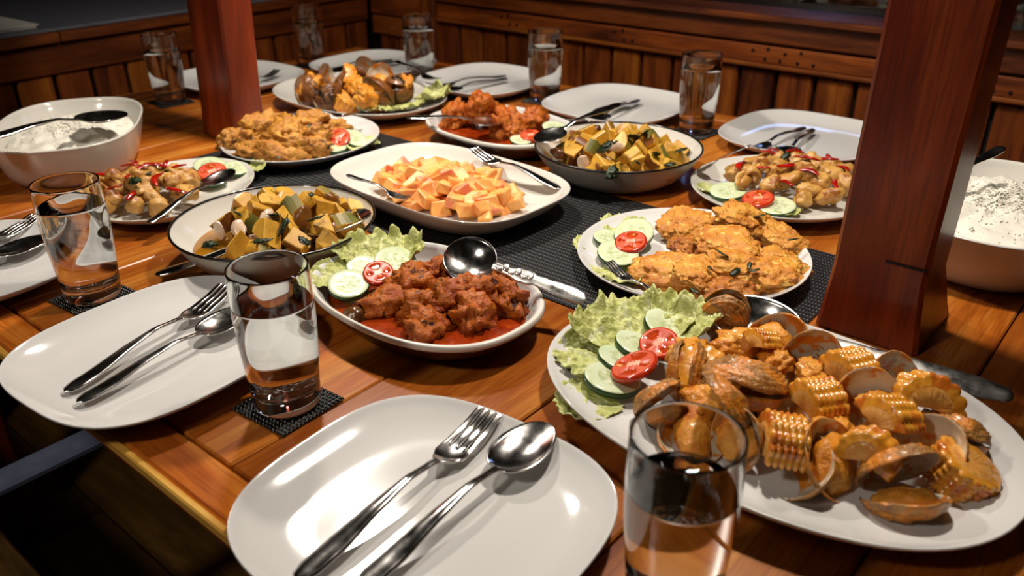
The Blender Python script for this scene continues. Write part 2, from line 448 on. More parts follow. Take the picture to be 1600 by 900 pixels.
bn = empty('bench', W(-1.2, -.05, -TZ), label='dark wooden bench along the near side of the table', cat='bench')
for i in range(3):
    beam('seat_board', -1.75, .4, -.34+i*.177, -.34+i*.177+.174, -.335, -.305, 'floor_wood', bn, bev=.003)
for u in (-1.65, -.7, .3):
    beam('leg', u-.04, u+.04, -.28, .12, -TZ, -.335, 'floor_wood', bn, axis='z')
ft = ob('footrest', box_mesh('footrest', .048, .24, .014, 'blue_grey', .004), None, W(-1.10, .26, -.312), (0, 0, AX),
        label='smooth blue-grey padded bar in the dark under the table edge', cat='footrest')
for nm, box, lab in (('back_bench', (-1.9, .6, 1.50, 1.78), 'wooden bench between the table and the wall under the dark window'),
                     ('side_bench', (-2.08, -1.93, .3, 1.45), 'wooden bench between the table end and the grey counter wall')):
    b = empty('bench', W((box[0]+box[1])/2, (box[2]+box[3])/2, -TZ), label=lab, cat='bench')
    beam('seat_board', *box, -.335, -.30, 'wall_wood', b, axis='u' if nm == 'back_bench' else 'v')
    if nm == 'back_bench':
        for u in (-1.8, -.6, .5): beam('leg', u-.03, u+.03, 1.55, 1.72, -TZ, -.335, 'wall_wood', b, axis='z')
    else:
        for q in (.4, 1.3): beam('leg', -2.05, -1.95, q-.03, q+.03, -TZ, -.335, 'wall_wood', b, axis='z')
pb = empty('menu_folder', W(-2.3, .66, .092), label='white paper folder lying on the dark grey counter', cat='folder')
fm = Matrix.Rotation(AX + R(-14), 4, 'Z')
ob('cover', box_mesh('cover', .36, .30, .002, 'paper', .0006), pb, (0, 0, .007), (0, 0, AX-R(-3)))
ob('pages', box_mesh('pages', .35, .292, .0056, 'paper', .0006), pb, (0, 0, .0031), (0, 0, AX-R(-3)))

# ------------------------------------------------------------------ dishes
A40 = AX
coupe_in = [(0, .0065), (.45, .0065), (.68, .0075), (.82, .011), (.93, .0175), (.985, .0225), (1, .0235)]
coupe_out = [(1, .0235), (1.004, .0222), (.985, .0195), (.9, .0125), (.74, .0035), (.66, .0), (.60, .0), (.58, .0015), (0, .0015)]
plate_mesh = revolve('dinner_plate', coupe_in, coupe_out, .12, .12, 3.0, 'ceramic')
DP = [('front', (-.0625, .4573), .124/.12, .1165/.12, -36, 'large white dinner plate nearest the camera, holding a fork and a spoon'),
      ('left', (-.3315, .6874), .114/.12, .130/.12, -36, 'white dinner plate jutting over the table edge left of the nearest coaster'),
      ('p0', (-.6267, .8603), 1, 1, -40.5, 'white dinner plate cut off by the left edge of the photo'),
      ('p400', (-.5849, 1.806), 1.06, 1.06, -40.5, 'white dinner plate at the far table end, behind the left pillar'),
      ('p500', (-.307, 1.916), 1.06, 1.06, -40.5, 'white dinner plate behind the far platter of dark clams, in the back corner'),
      ('p668', (-.0524, 1.7556), 1.06, 1.06, -40.5, 'white dinner plate in the back row behind the small dish of braised meat'),
      ('p860', (.2016, 1.5482), 1.06, 1.06, -40.5, 'white dinner plate in the back row behind the far bowl of squash'),
      ('p1120', (.4850, 1.3400), 1.06, 1.06, -40.5, 'white dinner plate in the back row beside the right pillar')]
plates = {}
for i, (k, c, sx, sy, rz, lab) in enumerate(DP):
    plates[k] = ob('dinner_plate', plate_mesh, None, (c[0], c[1], TZ+.0004), (0, 0, R(rz)), (sx, sy, 1), label=lab, cat='plate', group='dinner plates')

def dish(name, label, cat, c, a, b, n, rot, inner, outer, mats, z=.0004, out_slot=0, **kw):
    return ob(name, revolve(name, inner, outer, a, b, n, mats, out_slot=out_slot), None, (c[0], c[1], TZ+z), (0, 0, R(rot)), label=label, cat=cat, **kw)
RUN = .0027                                     # on the runner
plat_in = [(0, .008), (.5, .008), (.70, .009), (.82, .013), (.93, .0205), (.985, .0265), (1, .028)]
plat_out = [(1, .028), (1.004, .0265), (.985, .023), (.9, .015), (.74, .004), (.68, .0), (.62, .0), (.60, .002), (0, .002)]
dish('platter', 'large white oval platter of sauced clams and corn in the right foreground', 'platter', (.210, .578), .198, .136, 2.3, -43, plat_in, plat_out, 'ceramic')
dish('platter', 'white oval platter of dark clams and lettuce beside the left pillar', 'platter', (-.295, 1.625), .191, .131, 2.3, -40.2, plat_in, plat_out, 'ceramic_warm')
flat_in = [(0, .0065), (.55, .0065), (.74, .0085), (.9, .0155), (.985, .0225), (1, .0235)]
flat_out = [(1, .0235), (1.004, .022), (.98, .019), (.88, .0115), (.7, .002), (.64, .0), (.58, .0), (.56, .0015), (0, .0015)]
dish('plate', 'round white plate of golden corn fritters on the black runner', 'plate', (.207, .875), .131, .131, 2, -39, flat_in, flat_out, 'ceramic', RUN)
dish('plate', 'round white plate of battered fried chicken in front of the left pillar', 'plate', (-.344, 1.344), .126, .135, 2, -11, flat_in, flat_out, 'ceramic', RUN)
dish('plate', 'oval white plate of squid with red chili on the left side', 'plate', (-.474, 1.112), .104, .127, 2, -15, flat_in, flat_out, 'ceramic_warm', .0004)
dish('plate', 'oval white plate of squid with red chili beside the right pillar', 'plate', (.379, 1.097), .126, .130, 2, -48, flat_in, flat_out, 'ceramic_warm', .0004)
deep_in = [(0, .008), (.55, .008), (.72, .010), (.85, .020), (.915, .034), (.94, .041), (.965, .0445)]
deep_out = [(.965, .0445), (.99, .044), (1.0, .040), (.995, .0365), (.965, .034), (.935, .030), (.86, .014), (.76, .003), (.70, .0), (.62, .0), (.6, .002), (0, .002)]
deep_in = [(t, z*.78) for t, z in deep_in]; deep_out = [(t, z*.78) for t, z in deep_out]
dish('serving_dish', 'deep white oval dish of red chicken stew with a ragged glazed rim', 'dish', (-.091, .770), .134, .095, 2.4, -43, deep_in, deep_out, ['ceramic', 'dipped_outside'], out_slot=1)
dish('serving_dish', 'deep white oval dish of braised meat behind the fruit plate', 'dish', (-.018, 1.374), .135, .100, 2.5, -46, deep_in, deep_out, ['ceramic', 'dipped_outside'], out_slot=1)
fruit_in = [(0, .008), (.6, .008), (.76, .011), (.88, .020), (.965, .0325), (1, .0365)]
fruit_out = [(1, .0365), (1.004, .0348), (.985, .030), (.9, .016), (.78, .003), (.72, .0), (.66, .0), (.64, .002), (0, .002)]
dish('serving_plate', 'white rounded rectangular plate of papaya in the middle of the table', 'plate', (-.088, 1.094), .170, .1125, 3.4, -42.4, fruit_in, fruit_out, 'ceramic_warm', RUN)
en_in = [(0, .006), (.5, .006), (.68, .009), (.82, .019), (.93, .034), (.99, .0455), (1, .047)]
en_out = [(1, .047), (1.008, .0462), (.995, .043), (.93, .030), (.82, .013), (.7, .003), (.62, .0), (.55, .0), (.53, .0015), (0, .0015)]
for c, r, lab in (((-.283, .929), .118, 'white enamel bowl of squash with a black rim, behind the nearest water glass'),
                  ((.160, 1.206), .123, 'white enamel bowl of squash with a black rim, right of the papaya plate')):
    e = empty('enamel_bowl', (c[0], c[1], TZ+.0004), 0, label=lab, cat='bowl', group='enamel bowls of squash')
    ob('bowl_body', revolve('bowl_body', en_in, en_out, r, r, 2, ['ceramic_warm', 'bowl_outside'], out_slot=1), e)
    ob('black_rim', rim_tube('black_rim', r*1.003, r*1.003, 2, .0468, .0017, 'enamel_black'), e)
rb_in = [(0, .010), (.4, .010), (.66, .015), (.82, .030), (.93, .055), (.965, .0665), (.985, .069)]
rb_out = [(.985, .069), (1.0, .0675), (.988, .062), (.945, .042), (.88, .018), (.80, .004), (.74, .0), (.62, .0), (.6, .002), (0, .002)]
RB = [((-.690, 1.286), .155, .106, -74, 'white rice bowl on the left, with a dark serving spoon in it', 'riceL'),
      ((.576, .919), .155, .110, 47, 'white rice bowl behind the right pillar, cut off by the photo edge', 'riceR')]
for c, a, b, rot, lab, k in RB:
    dish('rice_bowl', lab, 'bowl', c, a, b, 2.7, rot, rb_in, rb_out, ['ceramic_warm', 'ceramic_warm'], group='rice bowls')

# liquids lie in the dishes
def pool(name, label, c, a, b, n, rot, z, m, t=.012):
    s = revolve(name, [(0, t), (.5, t), (.92, t), (.985, t-.0004)], [(.985, t-.0004), (.93, t-.004), (.75, .001), (0, .001)], a, b, n, m, seg=64, k=3)
    return ob(name, s, None, (c[0], c[1], TZ+z), (0, 0, R(rot)), label=label, cat='sauce', kind='stuff')
pool('stew_sauce', 'red oily sauce filling the deep dish of chicken stew', (-.091, .770), .1165, .081, 2.4, -43, .0070, 'stew_sauce', .0105)
pool('braise_sauce', 'brown red sauce under the braised meat in the far deep dish', (-.018, 1.374), .112, .082, 2.5, -46, .0070, 'stew_sauce', .009)
pool('squash_broth', 'yellow broth in the left enamel bowl of squash', (-.283, .929), .098, .098, 2, 0, .0085, 'squash_broth', .012)
pool('squash_broth', 'yellow broth in the right enamel bowl of squash', (.160, 1.206), .102, .102, 2, 0, .0085, 'squash_broth', .012)

# ------------------------------------------------------------------ water glasses and coasters
gh = .131
g_out = [(0, .0), (.0255, .0), (.0278, .0012), (.0290, .006), (.0306, .030), (.0328, .062), (.0338, .088), (.0337, .110), (.0332, .1295), (.0328, gh), (.0322, gh+.0002)]
g_in = [(.0322, gh+.0002), (.0316, gh-.0015), (.0318, .110), (.0320, .088), (.0309, .062), (.0288, .032), (.0270, .019), (.0225, .0155), (0, .015)]
def lathe(name, prof, mt, seg=64):
    V, F, rows = [], [], []
    for r, z in prof:
        if r < 1e-6: rows.append([len(V)]); V.append((0, 0, z)); continue
        q = []
        for i in range(seg):
            q.append(len(V)); V.append((r*math.cos(2*math.pi*i/seg), r*math.sin(2*math.pi*i/seg), z))
        rows.append(q)
    for A, B in zip(rows, rows[1:]):
        for i in range(seg):
            j = (i+1) % seg
            if len(A) == 1 and len(B) == 1: continue
            if len(A) == 1: F.append((A[0], B[j], B[i]))
            elif len(B) == 1: F.append((A[i], A[j], B[0]))
            else: F.append((A[i], A[j], B[j], B[i]))
    return me(name, V, F, mt)
glass_mesh = lathe('tumbler', [g_out[0]] + spline(g_out[1:], 4) + spline(g_in[:-1], 4)[1:] + [g_in[-1]], 'glass')
def water_mesh(level):
    p = [(r+.0003, z-.0002) for r, z in spline(g_in[:-1], 4) if z < level]
    p = [(0, .0148)] + p[::-1] + [(p[0][0], level+.0006), (p[0][0]-.0016, level), (0, level)]
    return lathe('water', p, 'water')
WM = {}
GL = [((.099, .384), .094, 'water glass in the foreground, cut by the bottom edge of the photo'),
      ((-.198, .612), .100, 'water glass beside the left foreground plate on a square black coaster'),
      ((-.460, .820), .106, 'water glass at the left, in front of the squid plate'),
      ((.323, 1.425), .108, 'water glass in the back row, between the two rightmost far plates'),
      ((.069, 1.653), .100, 'water glass in the back row, second from the right pillar'),
      ((-.196, 1.854), .104, 'water glass in the back row behind the lettuce of the far clam platter'),
      ((-.464, 1.998), .094, 'water glass in the far back corner right of the left pillar'),
      ((-.678, 1.667), .098, 'water glass left of the left pillar, behind the rice bowl')]
# woven coaster
NW = 96; cs = .0345
P = []
for i in range(NW+1):
    row = []
    for j in range(NW+1):
        x = -cs + 2*cs*i/NW; y = -cs + 2*cs*j/NW
        q = abs(math.sin(i*math.pi/6))*abs(math.sin(j*math.pi/6))
        e = .0007*math.sin(j*1.9) if i in (0, NW) else 0; f = .0007*math.sin(i*1.7) if j in (0, NW) else 0
        row.append((x+e, y+f, .0010 + .0022*q))
    P.append(row)
coaster_mesh = sheet('coaster', P, .0012, 'black_plastic')
names = ['at the bottom of the photo', 'beside the left foreground plate', 'in front of the left squid plate', 'between the two rightmost far plates',
         'right of the third far plate', 'behind the far clam platter', 'in the far back corner', 'left of the left pillar']
for i, ((x, y), lv, lab) in enumerate(GL):
    ob('coaster', coaster_mesh, None, (x, y, TZ+.0004), (0, 0, AX + R((-6, 4, 5, -4, 8, 0, 3, -7)[i])), label='square black woven coaster under the glass ' + names[i], cat='coaster', group='coasters')
    g = ob('water_glass', glass_mesh, None, (x, y, TZ+.0040), (0, 0, i*.7), label=lab, cat='glass', group='water glasses')
    if lv not in WM: WM[lv] = water_mesh(lv)
    ob('water', WM[lv], g, (0, 0, 0))

# ------------------------------------------------------------------ cutlery (length along +X from the handle end at 0 to the tip at L)
def curve(pts, x):
    for (x0, y0), (x1, y1) in zip(pts, pts[1:]):
        if x <= x1:
            t = (x-x0)/(x1-x0) if x1 > x0 else 0; t = max(0, t); t = t*t*(3-2*t)*.35 + t*.65
            return y0 + (y1-y0)*t
    return pts[-1][1]
def strip(name, x0, x1, nx, wf, zf, dish_f, nc, thick, mt, slot=None, crown=.0):
    P = []
    for i in range(nx+1):
        # cosine spacing keeps the ends round
        s = i/nx; s = .5 - .5*math.cos(math.pi*s) if True else s
        x = x0 + (x1-x0)*s; w = wf(x); row = []
        for j in range(nc+1):
            q = -1 + 2*j/nc
            row.append((x, w*q, zf(x) + dish_f(x)*(q*q-1) + crown*(1-q*q)*min(1, w/.004)))
        P.append(row)
    return sheet(name, P, thick, mt, slot)
H_W = [(0, .0012), (.003, .0058), (.012, .0082), (.035, .0080), (.07, .0055), (.105, .0034), (.125, .0030), (.135, .0036)]
H_Z = [(0, .0016), (.03, .0030), (.075, .0085), (.105, .0105), (.128, .0075), (.135, .0062)]
spoon_handle = strip('handle', 0, .135, 40, lambda x: curve(H_W, x), lambda x: curve(H_Z, x), lambda x: 0, 6, .0018, 'steel', crown=.0012)
def sb_w(x):
    t = (x-.1345)/(.197-.1345); t = min(1, max(0, t))
    return max(.0034*(1-t)**3, .0208*math.sqrt(max(0, 1-(2*t**.86-1)**2)) + .0002)
spoon_bowl = strip('bowl', .1345, .197, 30, sb_w, lambda x: .0062 + .0022*((x-.1345)/.0625), lambda x: -0 + .0062*math.sin(math.pi*min(1, max(0, (x-.1345)/.0625))**.8), 14, .0011, 'steel')
fork_handle = spoon_handle
FW = [(.1345, .0036), (.142, .0090), (.148, .0122), (.156, .0128), (.170, .0124), (.200, .0115)]
FZ = [(.1345, .0062), (.145, .0035), (.158, .0028), (.178, .0060), (.200, .0120)]
def fork_slot(i, j, n=36):
    x = .1345 + (.2-.1345)*(.5-.5*math.cos(math.pi*i/n))
    return None if (x > .158 and j % 4 == 3) else 0
fork_head = strip('tines', .1345, .2, 36, lambda x: curve(FW, x), lambda x: curve(FZ, x), lambda x: .002*max(0, 1-abs(x-.15)/.02), 15, .0015, 'steel', fork_slot)
PROTO = {}
def cutlery(kind, tip, end, label, cat, group=None, roll=0, width=1, dark=False, base=True):
    tip, end = Vector(tip), Vector(end); L = .2 if kind == 'fork' else .197
    d = tip-end; s = d.length/L
    key = kind
    if key not in PROTO:
        o = empty(kind)
        if kind == 'fork': ob('handle', fork_handle, o); ob('tines', fork_head, o)
        elif kind == 'spoon': ob('handle', spoon_handle, o); ob('bowl', spoon_bowl, o)
        PROTO[key] = o
    else: o = copy_tree(PROTO[key])
    x = d.normalized(); y = Vector((0, 0, 1)).cross(x).normalized(); z = x.cross(y)
    M = Matrix((x, y, z)).transposed() @ Matrix.Rotation(R(roll), 3, 'X')
    o.location = end; o.rotation_euler = M.to_euler(); o.scale = (s, s*width, s*min(1.1, width))
    for k in list(o.keys()): del o[k]
    return tag(o, label, cat, group)
FK, SP = 'table forks on the dinner plates', 'table spoons on the dinner plates'
z0 = .0070
cutlery('fork', (-0.0189, 0.5646, 0.7630), (-0.1411, 0.3940, 0.7640), 'steel fork on the plate nearest the camera', 'fork', FK)
cutlery('spoon', (0.0278, 0.5449, 0.7680), (-0.1003, 0.3865, 0.7640), 'steel spoon on the plate nearest the camera', 'spoon', SP)
cutlery('fork', (-0.3028, 0.7951, 0.7650), (-0.3942, 0.6161, 0.7620), 'steel fork on the plate jutting over the left table edge', 'fork', FK)
cutlery('spoon', (-0.2696, 0.7536, 0.7660), (-0.3739, 0.5967, 0.7640), 'steel spoon on the plate jutting over the left table edge', 'spoon', SP)
def cutdir(kind, end_px, ang, label, cat, group, L=.198, z=.008):
    e = Vector(end_px); cutlery(kind, (e.x + L*math.cos(R(ang)), e.y + L*math.sin(R(ang)), e.z), e, label, cat, group)
def tipdir(kind, tip_px, ang, label, cat, group, L=.198):
    t = Vector(tip_px); cutlery(kind, t, (t.x - L*math.cos(R(ang)), t.y - L*math.sin(R(ang)), t.z), label, cat, group)
tipdir('fork', (-0.6092, 1.0016, 0.7650), 62, 'steel fork on the plate cut off by the left photo edge', 'fork', FK)
tipdir('spoon', (-0.5659, 0.9442, 0.7650), 55, 'steel spoon on the plate cut off by the left photo edge', 'spoon', SP)
cutdir('fork', (0.2210, 1.5741, 0.7650), -128, 'steel fork on the far plate behind the right enamel bowl', 'fork', FK)
cutdir('spoon', (0.2460, 1.5892, 0.7650), -124, 'steel spoon on the far plate behind the right enamel bowl', 'spoon', SP)
cutdir('fork', (0.5020, 1.3959, 0.7650), -133, 'steel fork on the far plate beside the right pillar', 'fork', FK, .19)
cutdir('spoon', (0.5127, 1.3850, 0.7650), -122, 'steel spoon on the far plate beside the right pillar', 'spoon', SP, .19)
cutdir('fork', (-0.0074, 1.8023, 0.7650), -146, 'steel fork on the back row plate behind the braised meat', 'fork', FK, .19)
cutdir('spoon', (-0.0059, 1.7788, 0.7650), -136, 'steel spoon on the back row plate behind the braised meat', 'spoon', SP, .19)
cutdir('fork', (-0.2721, 1.9790, 0.7650), -140, 'steel fork on the plate in the back corner', 'fork', FK, .19)
cutdir('spoon', (-0.2541, 1.9658, 0.7650), -134, 'steel spoon on the plate in the back corner', 'spoon', SP, .19)
tipdir('fork', (-0.5073, 1.8471, 0.7650), 66, 'steel fork on the far end plate behind the left pillar', 'fork', FK, .16)
tipdir('spoon', (-0.5405, 1.7843, 0.7650), 60, 'steel spoon on the far end plate behind the left pillar', 'spoon', SP, .15)

# serving cutlery
cutlery('fork', (-0.1349, 1.0264, 0.7800), (-0.2206, 1.0715, 0.8020), 'serving fork leaning on the left rim of the papaya plate, tines in the fruit', 'fork', width=1.2)
cutlery('fork', (-0.0548, 1.1883, 0.7900), (0.0676, 1.0657, 0.7800), 'serving fork lying along the right side of the papaya plate', 'fork', width=1.15)
cutlery('spoon', (-0.1676, 0.9385, 0.7920), (-0.4021, 0.8494, 0.7620), 'long serving spoon lying on the front rim of the left squash bowl', 'spoon', width=1.0)
cutlery('spoon', (0.0389, 1.2096, 0.7970), (0.1708, 1.2861, 0.8380), 'serving spoon with a black handle in the right squash bowl', 'spoon', width=1.5)
cutlery('spoon', (-0.3920, 1.1288, 0.7860), (-0.4561, 0.9728, 0.7740), 'serving spoon on the front rim of the left squid plate', 'spoon', width=1.0)
cutlery('spoon', (0.2685, 1.1513, 0.7680), (0.3350, 1.1285, 0.8200), 'serving spoon on the rim of the right squid plate', 'spoon', width=1.1)
cutlery('spoon', (-0.0133, 1.3475, 0.7880), (-0.1709, 1.3528, 0.8020), 'large serving spoon in the dish of braised meat', 'spoon', width=1.6)
cutlery('fork', (-0.2575, 1.4012, 0.7900), (-0.4013, 1.4286, 0.7900), 'serving fork on the plate of battered fried chicken', 'fork')
cutlery('fork', (0.1040, 0.8198, 0.7820), (0.1714, 0.7254, 0.7720), 'fork on the fritter plate, tines over the lettuce', 'fork')
cutlery('fork', (-0.1396, 1.6162, 0.7950), (-0.2354, 1.7498, 0.8100), 'serving fork on the far platter of dark clams', 'fork')
cutlery('spoon', (-0.5942, 1.2712, 0.8280), (-0.7156, 1.0820, 0.8500), 'dark serving spoon lying in the left rice bowl', 'spoon', width=1.5)
cutlery('spoon', (0.4645, 0.8899, 0.8250), (0.5889, 0.9657, 0.8650), 'black serving spoon standing out of the right rice bowl', 'spoon', width=1.2)

# ladle-like serving spoon with an ornate handle in the stew
LW = [(0, .0030), (.004, .0085), (.02, .0105), (.05, .0085), (.066, .0075), (.070, .0098), (.085, .0105), (.10, .0060), (.122, .0045)]
lh = strip('handle', 0, .122, 44, lambda x: curve(LW, x), lambda x: .004*math.sin(math.pi*x/.122), lambda x: 0, 8, .0022, 'steel_worn', crown=.0022)
def lb_w(x):
    t = min(1, max(0, (x-.120)/.066)); return max(.0045*(1-t)**2, .0315*math.sqrt(max(0, 1-(2*t-1)**2)) + .0003)
lbm = strip('bowl', .120, .186, 34, lb_w, lambda x: -.001, lambda x: .012*math.sin(math.pi*min(1, max(0, (x-.120)/.066)))**.8, 18, .0012, 'steel')
def big_spoon(tip, end, label, hm, bm_, L, roll=0, tilt=0):
    tip, end = Vector(tip), Vector(end); d = tip-end; s = d.length/L
    o = empty('serving_spoon'); ob('handle', hm, o)
    ob('bowl', bm_, o)
    x = d.normalized(); y = Vector((0, 0, 1)).cross(x).normalized(); z = x.cross(y)
    o.location = end; o.rotation_euler = (Matrix((x, y, z)).transposed() @ Matrix.Rotation(R(roll), 3, 'X')).to_euler(); o.scale = (s, s, s)
    return tag(o, label, 'spoon'), o
o_, sp_ = big_spoon((-0.0683, 0.7942, 0.8160), (0.0731, 0.7341, 0.7870), 'large round serving spoon with an ornate silver handle in the chicken stew', lh, lbm, .186, roll=-32)
for k in range(6):                              # raised scrolls of the ornate handle
    t = .072 + .008*k
    bm = bmesh.new(); bmesh.ops.create_uvsphere(bm, u_segments=10, v_segments=6, radius=1)
    bmesh.ops.scale(bm, vec=(.0042, .0030 if k % 2 else .0055, .0014), verts=bm.verts)
    ob('scroll', from_bm('scroll', bm, 'steel_worn'), sp_, (t, (.0022 if k % 2 else -.0018), .0062))
CW = [(0, .0040), (.004, .0085), (.03, .0120), (.08, .0112), (.12, .0085), (.16, .0055), (.180, .0050)]
ch = strip('handle', 0, .18, 40, lambda x: curve(CW, x), lambda x: .012*(x/.18)**2, lambda x: 0, 8, .002, 'steel_worn', crown=.0016)
def cb_w(x):
    t = min(1, max(0, (x-.178)/.085)); return max(.005*(1-t)**2, .0295*math.sqrt(max(0, 1-(2*t-1)**2)) + .0003)
cbm = strip('bowl', .178, .263, 34, cb_w, lambda x: .012, lambda x: .014*math.sin(math.pi*min(1, max(0, (x-.178)/.085)))**.8, 18, .0013, 'steel')
big_spoon((0.1913, 0.7007, 0.7860), (0.4147, 0.5756, 0.7760), 'long worn serving spoon lying across the clam platter in the foreground', ch, cbm, .263, roll=-22)

# ------------------------------------------------------------------ food builders
def blob(name, scale, seed, mt, amp=.25, freq=1.6, sub=3, amp2=.08, freq2=5, flat=0.0, kern=0.0):
    bm = bmesh.new(); bmesh.ops.create_icosphere(bm, subdivisions=sub, radius=1)
    off = Vector((seed*3.17, seed*1.31, seed*2.23))
    for v in bm.verts:
        p = v.co.copy(); d = 1 + amp*noise.noise(p*freq+off) + amp2*noise.noise(p*freq2+off)
        if amp2 > .05:
            d += amp2*.6*noise.noise(p*freq2*2.1+off)
            if sub > 3: d += amp2*.4*noise.noise(p*freq2*4.4+off)
        if kern: d += kern*max(0, .42 - noise.voronoi(Vector((p.x*scale[0], p.y*scale[1], p.z*scale[2]))*150+off)[0][0])
        v.co = Vector((p.x*scale[0], p.y*scale[1], p.z*scale[2]))*d
        if flat and v.co.z < -flat*scale[2]: v.co.z = -flat*scale[2] + (v.co.z + flat*scale[2])*.15
    return from_bm(name, bm, mt)
def chunk(name, s, seed, mats, jit=.25, bev=.0015, skin=False):
    r = random.Random(seed); bm = bmesh.new(); bmesh.ops.create_cube(bm, size=2)
    for v in bm.verts:
        v.co = Vector((v.co.x*s[0]*(1+r.uniform(-jit, jit)), v.co.y*s[1]*(1+r.uniform(-jit, jit)), v.co.z*s[2]*(1+r.uniform(-jit, jit))))
    bm.faces.ensure_lookup_table()
    if skin:
        bm.faces[r.randrange(6)].material_index = 1
    bmesh.ops.bevel(bm, geom=bm.edges[:], offset=bev, segments=1, affect='EDGES', material=-1)
    return from_bm(name, bm, mats, False)
def wedge(name, s, seed, mats, skin=True):
    """a wedge of squash: two flat cuts and a curved skin side"""
    r = random.Random(seed); n = 7; V = []; F = []; Sl = []
    a0, a1 = R(-38 + r.uniform(-8, 8)), R(38 + r.uniform(-8, 8))
    for k, z in ((0, -s[2]), (1, s[2])):
        sc = 1 + r.uniform(-.25, .15)
        V.append((-s[0]*.9*sc + r.uniform(-.1, .1)*s[0], r.uniform(-.25, .25)*s[1], z*(1+r.uniform(-.2, .2))))
        for i in range(n):
            a = a0 + (a1-a0)*i/(n-1); V.append((s[0]*(math.cos(a)*1.7-.75)*sc, s[1]*math.sin(a)*1.55*sc, z*(1+r.uniform(-.15, .15))))
    m = n+1
    for i in range(n-1): F.append((1+i, m+1+i, m+2+i, 2+i)); Sl.append(1 if skin else 0)
    F += [(0, m, m+1, 1), (n, m+n, m, 0)]; Sl += [0, 0]
    F += [tuple(range(n, -1, -1)), tuple(range(m, m+n+1))]; Sl += [0, 0]
    me_ = me(name, V, F, mats, Sl, smooth=False)
    bm = bmesh.new(); bm.from_mesh(me_)
    bmesh.ops.recalc_face_normals(bm, faces=bm.faces)
    bmesh.ops.bevel(bm, geom=[e for e in bm.edges if e.calc_face_angle(0) > .5], offset=min(s)*.09, segments=1, affect='EDGES')
    bpy.data.meshes.remove(me_)
    return from_bm(name, bm, mats, False)
def put(name, mesh, p, rot=None, label=None, cat=None, group=None, s=1.0, parent=None, kind=None):
    rot = rot if rot is not None else (rng.uniform(0, 6.3), rng.uniform(0, 6.3), rng.uniform(0, 6.3))
    return ob(name, mesh, parent, p, rot, (s, s, s) if not isinstance(s, tuple) else s, label=label, cat=cat, group=group, kind=kind)
def spots(c, a, b, rot, n, hole=None, seed=1):
    """n points spread over an ellipse -> (x, y, radius fraction)"""
    r = random.Random(seed); out = []
    for i in range(n):
        q = math.sqrt((i+.5)/n); th = i*2.39996 + r.uniform(-.25, .25)
        q = min(1, q*(1+r.uniform(-.06, .06)))
        x, y = q*a*math.cos(th), q*b*math.sin(th); k = R(rot)
        out.append((c[0]+x*math.cos(k)-y*math.sin(k), c[1]+x*math.sin(k)+y*math.cos(k), q))
    return out
def heap(c, a, b, rot, n, z0, peak, seed, fn, top=0):
    for i, (x, y, q) in enumerate(spots(c, a, b, rot, n, seed=seed)):
        fn(i, (x, y, TZ + z0 + peak*(1-q**1.8)), q)

# slices
def disc_slice(name, r, h, skin, face_fn, mats, seg=36, rings=9, ov=1.0):
    """slice with a modelled face: face_fn(q, theta) -> (material slot, sunk depth)"""
    V, F, Sl = [(0, 0, h-face_fn(0, 0)[1])], [], []
    idx = []
    for k in range(1, rings+1):
        q = k/rings; row = []
        for i in range(seg):
            th = 2*math.pi*i/seg; s, dpt = face_fn(q, th)
            row.append(len(V)); V.append((r*q*math.cos(th), ov*r*q*math.sin(th), h - dpt - (.0006 if k == rings else 0)))
        idx.append(row)
    for i in range(seg):
        F.append((0, idx[0][i], idx[0][(i+1) % seg])); Sl.append(face_fn(.05, 0)[0])
    for k in range(rings-1):
        for i in range(seg):
            j = (i+1) % seg; F.append((idx[k][i], idx[k+1][i], idx[k+1][j], idx[k][j])); Sl.append(face_fn((k+1.5)/rings, 2*math.pi*(i+.5)/seg)[0])
    base = len(V)
    for i in range(seg): V.append((1.0*r*math.cos(2*math.pi*i/seg)*1.015, ov*1.015*r*math.sin(2*math.pi*i/seg), h*.5))
    for i in range(seg): V.append((r*math.cos(2*math.pi*i/seg), ov*r*math.sin(2*math.pi*i/seg), 0))
    for i in range(seg):
        j = (i+1) % seg
        F += [(idx[-1][i], base+i, base+j, idx[-1][j]), (base+i, base+seg+i, base+seg+j, base+j)]; Sl += [skin, skin]
    F.append(tuple(base+seg+i for i in range(seg))[::-1]); Sl.append(1)
    return me(name, V, F, mats, Sl)
def cuc_fn(q, th):
    if q > .97: return 0, 0
    if q < .60: return 2, .0004*abs(math.sin(3*th))
    return 1, 0
def tom_fn(q, th):
    if q > .93: return 0, 0
    lob = math.cos(4*th + .9*math.sin(2*th+.6))
    if .34 + .08*math.sin(3*th) < q < .80 and lob > -.15: return 3, .0011
    if q < .24 + .10*math.sin(2*th+1): return 2, 0
    return 1, 0
cuc = [disc_slice('cucumber_slice', .0215, .0058, 0, cuc_fn, ['cucumber_skin', 'cucumber_flesh', 'cucumber_seed'], ov=o) for o in (1.0, 1.18)]
tom = [disc_slice('tomato_slice', .0195, .0052, 0, tom_fn, ['tomato_skin', 'tomato_flesh', 'tomato_core', 'tomato_gel'], seg=40, rings=10, ov=o) for o in (1.0, 1.15)]
CU, TO = 'cucumber', 'tomato'
def slice_(kind, p, rz, tx, ty, s, label, var=0):
    if kind == 'c': ty = abs(ty)
    m = (cuc if kind == 'c' else tom)[var]
    ob('cucumber_slice' if kind == 'c' else 'tomato_slice', m, None, p, (R(tx), R(ty), R(rz)), (s, s, s if kind == 'c' else s), label=label, cat=CU if kind == 'c' else TO)

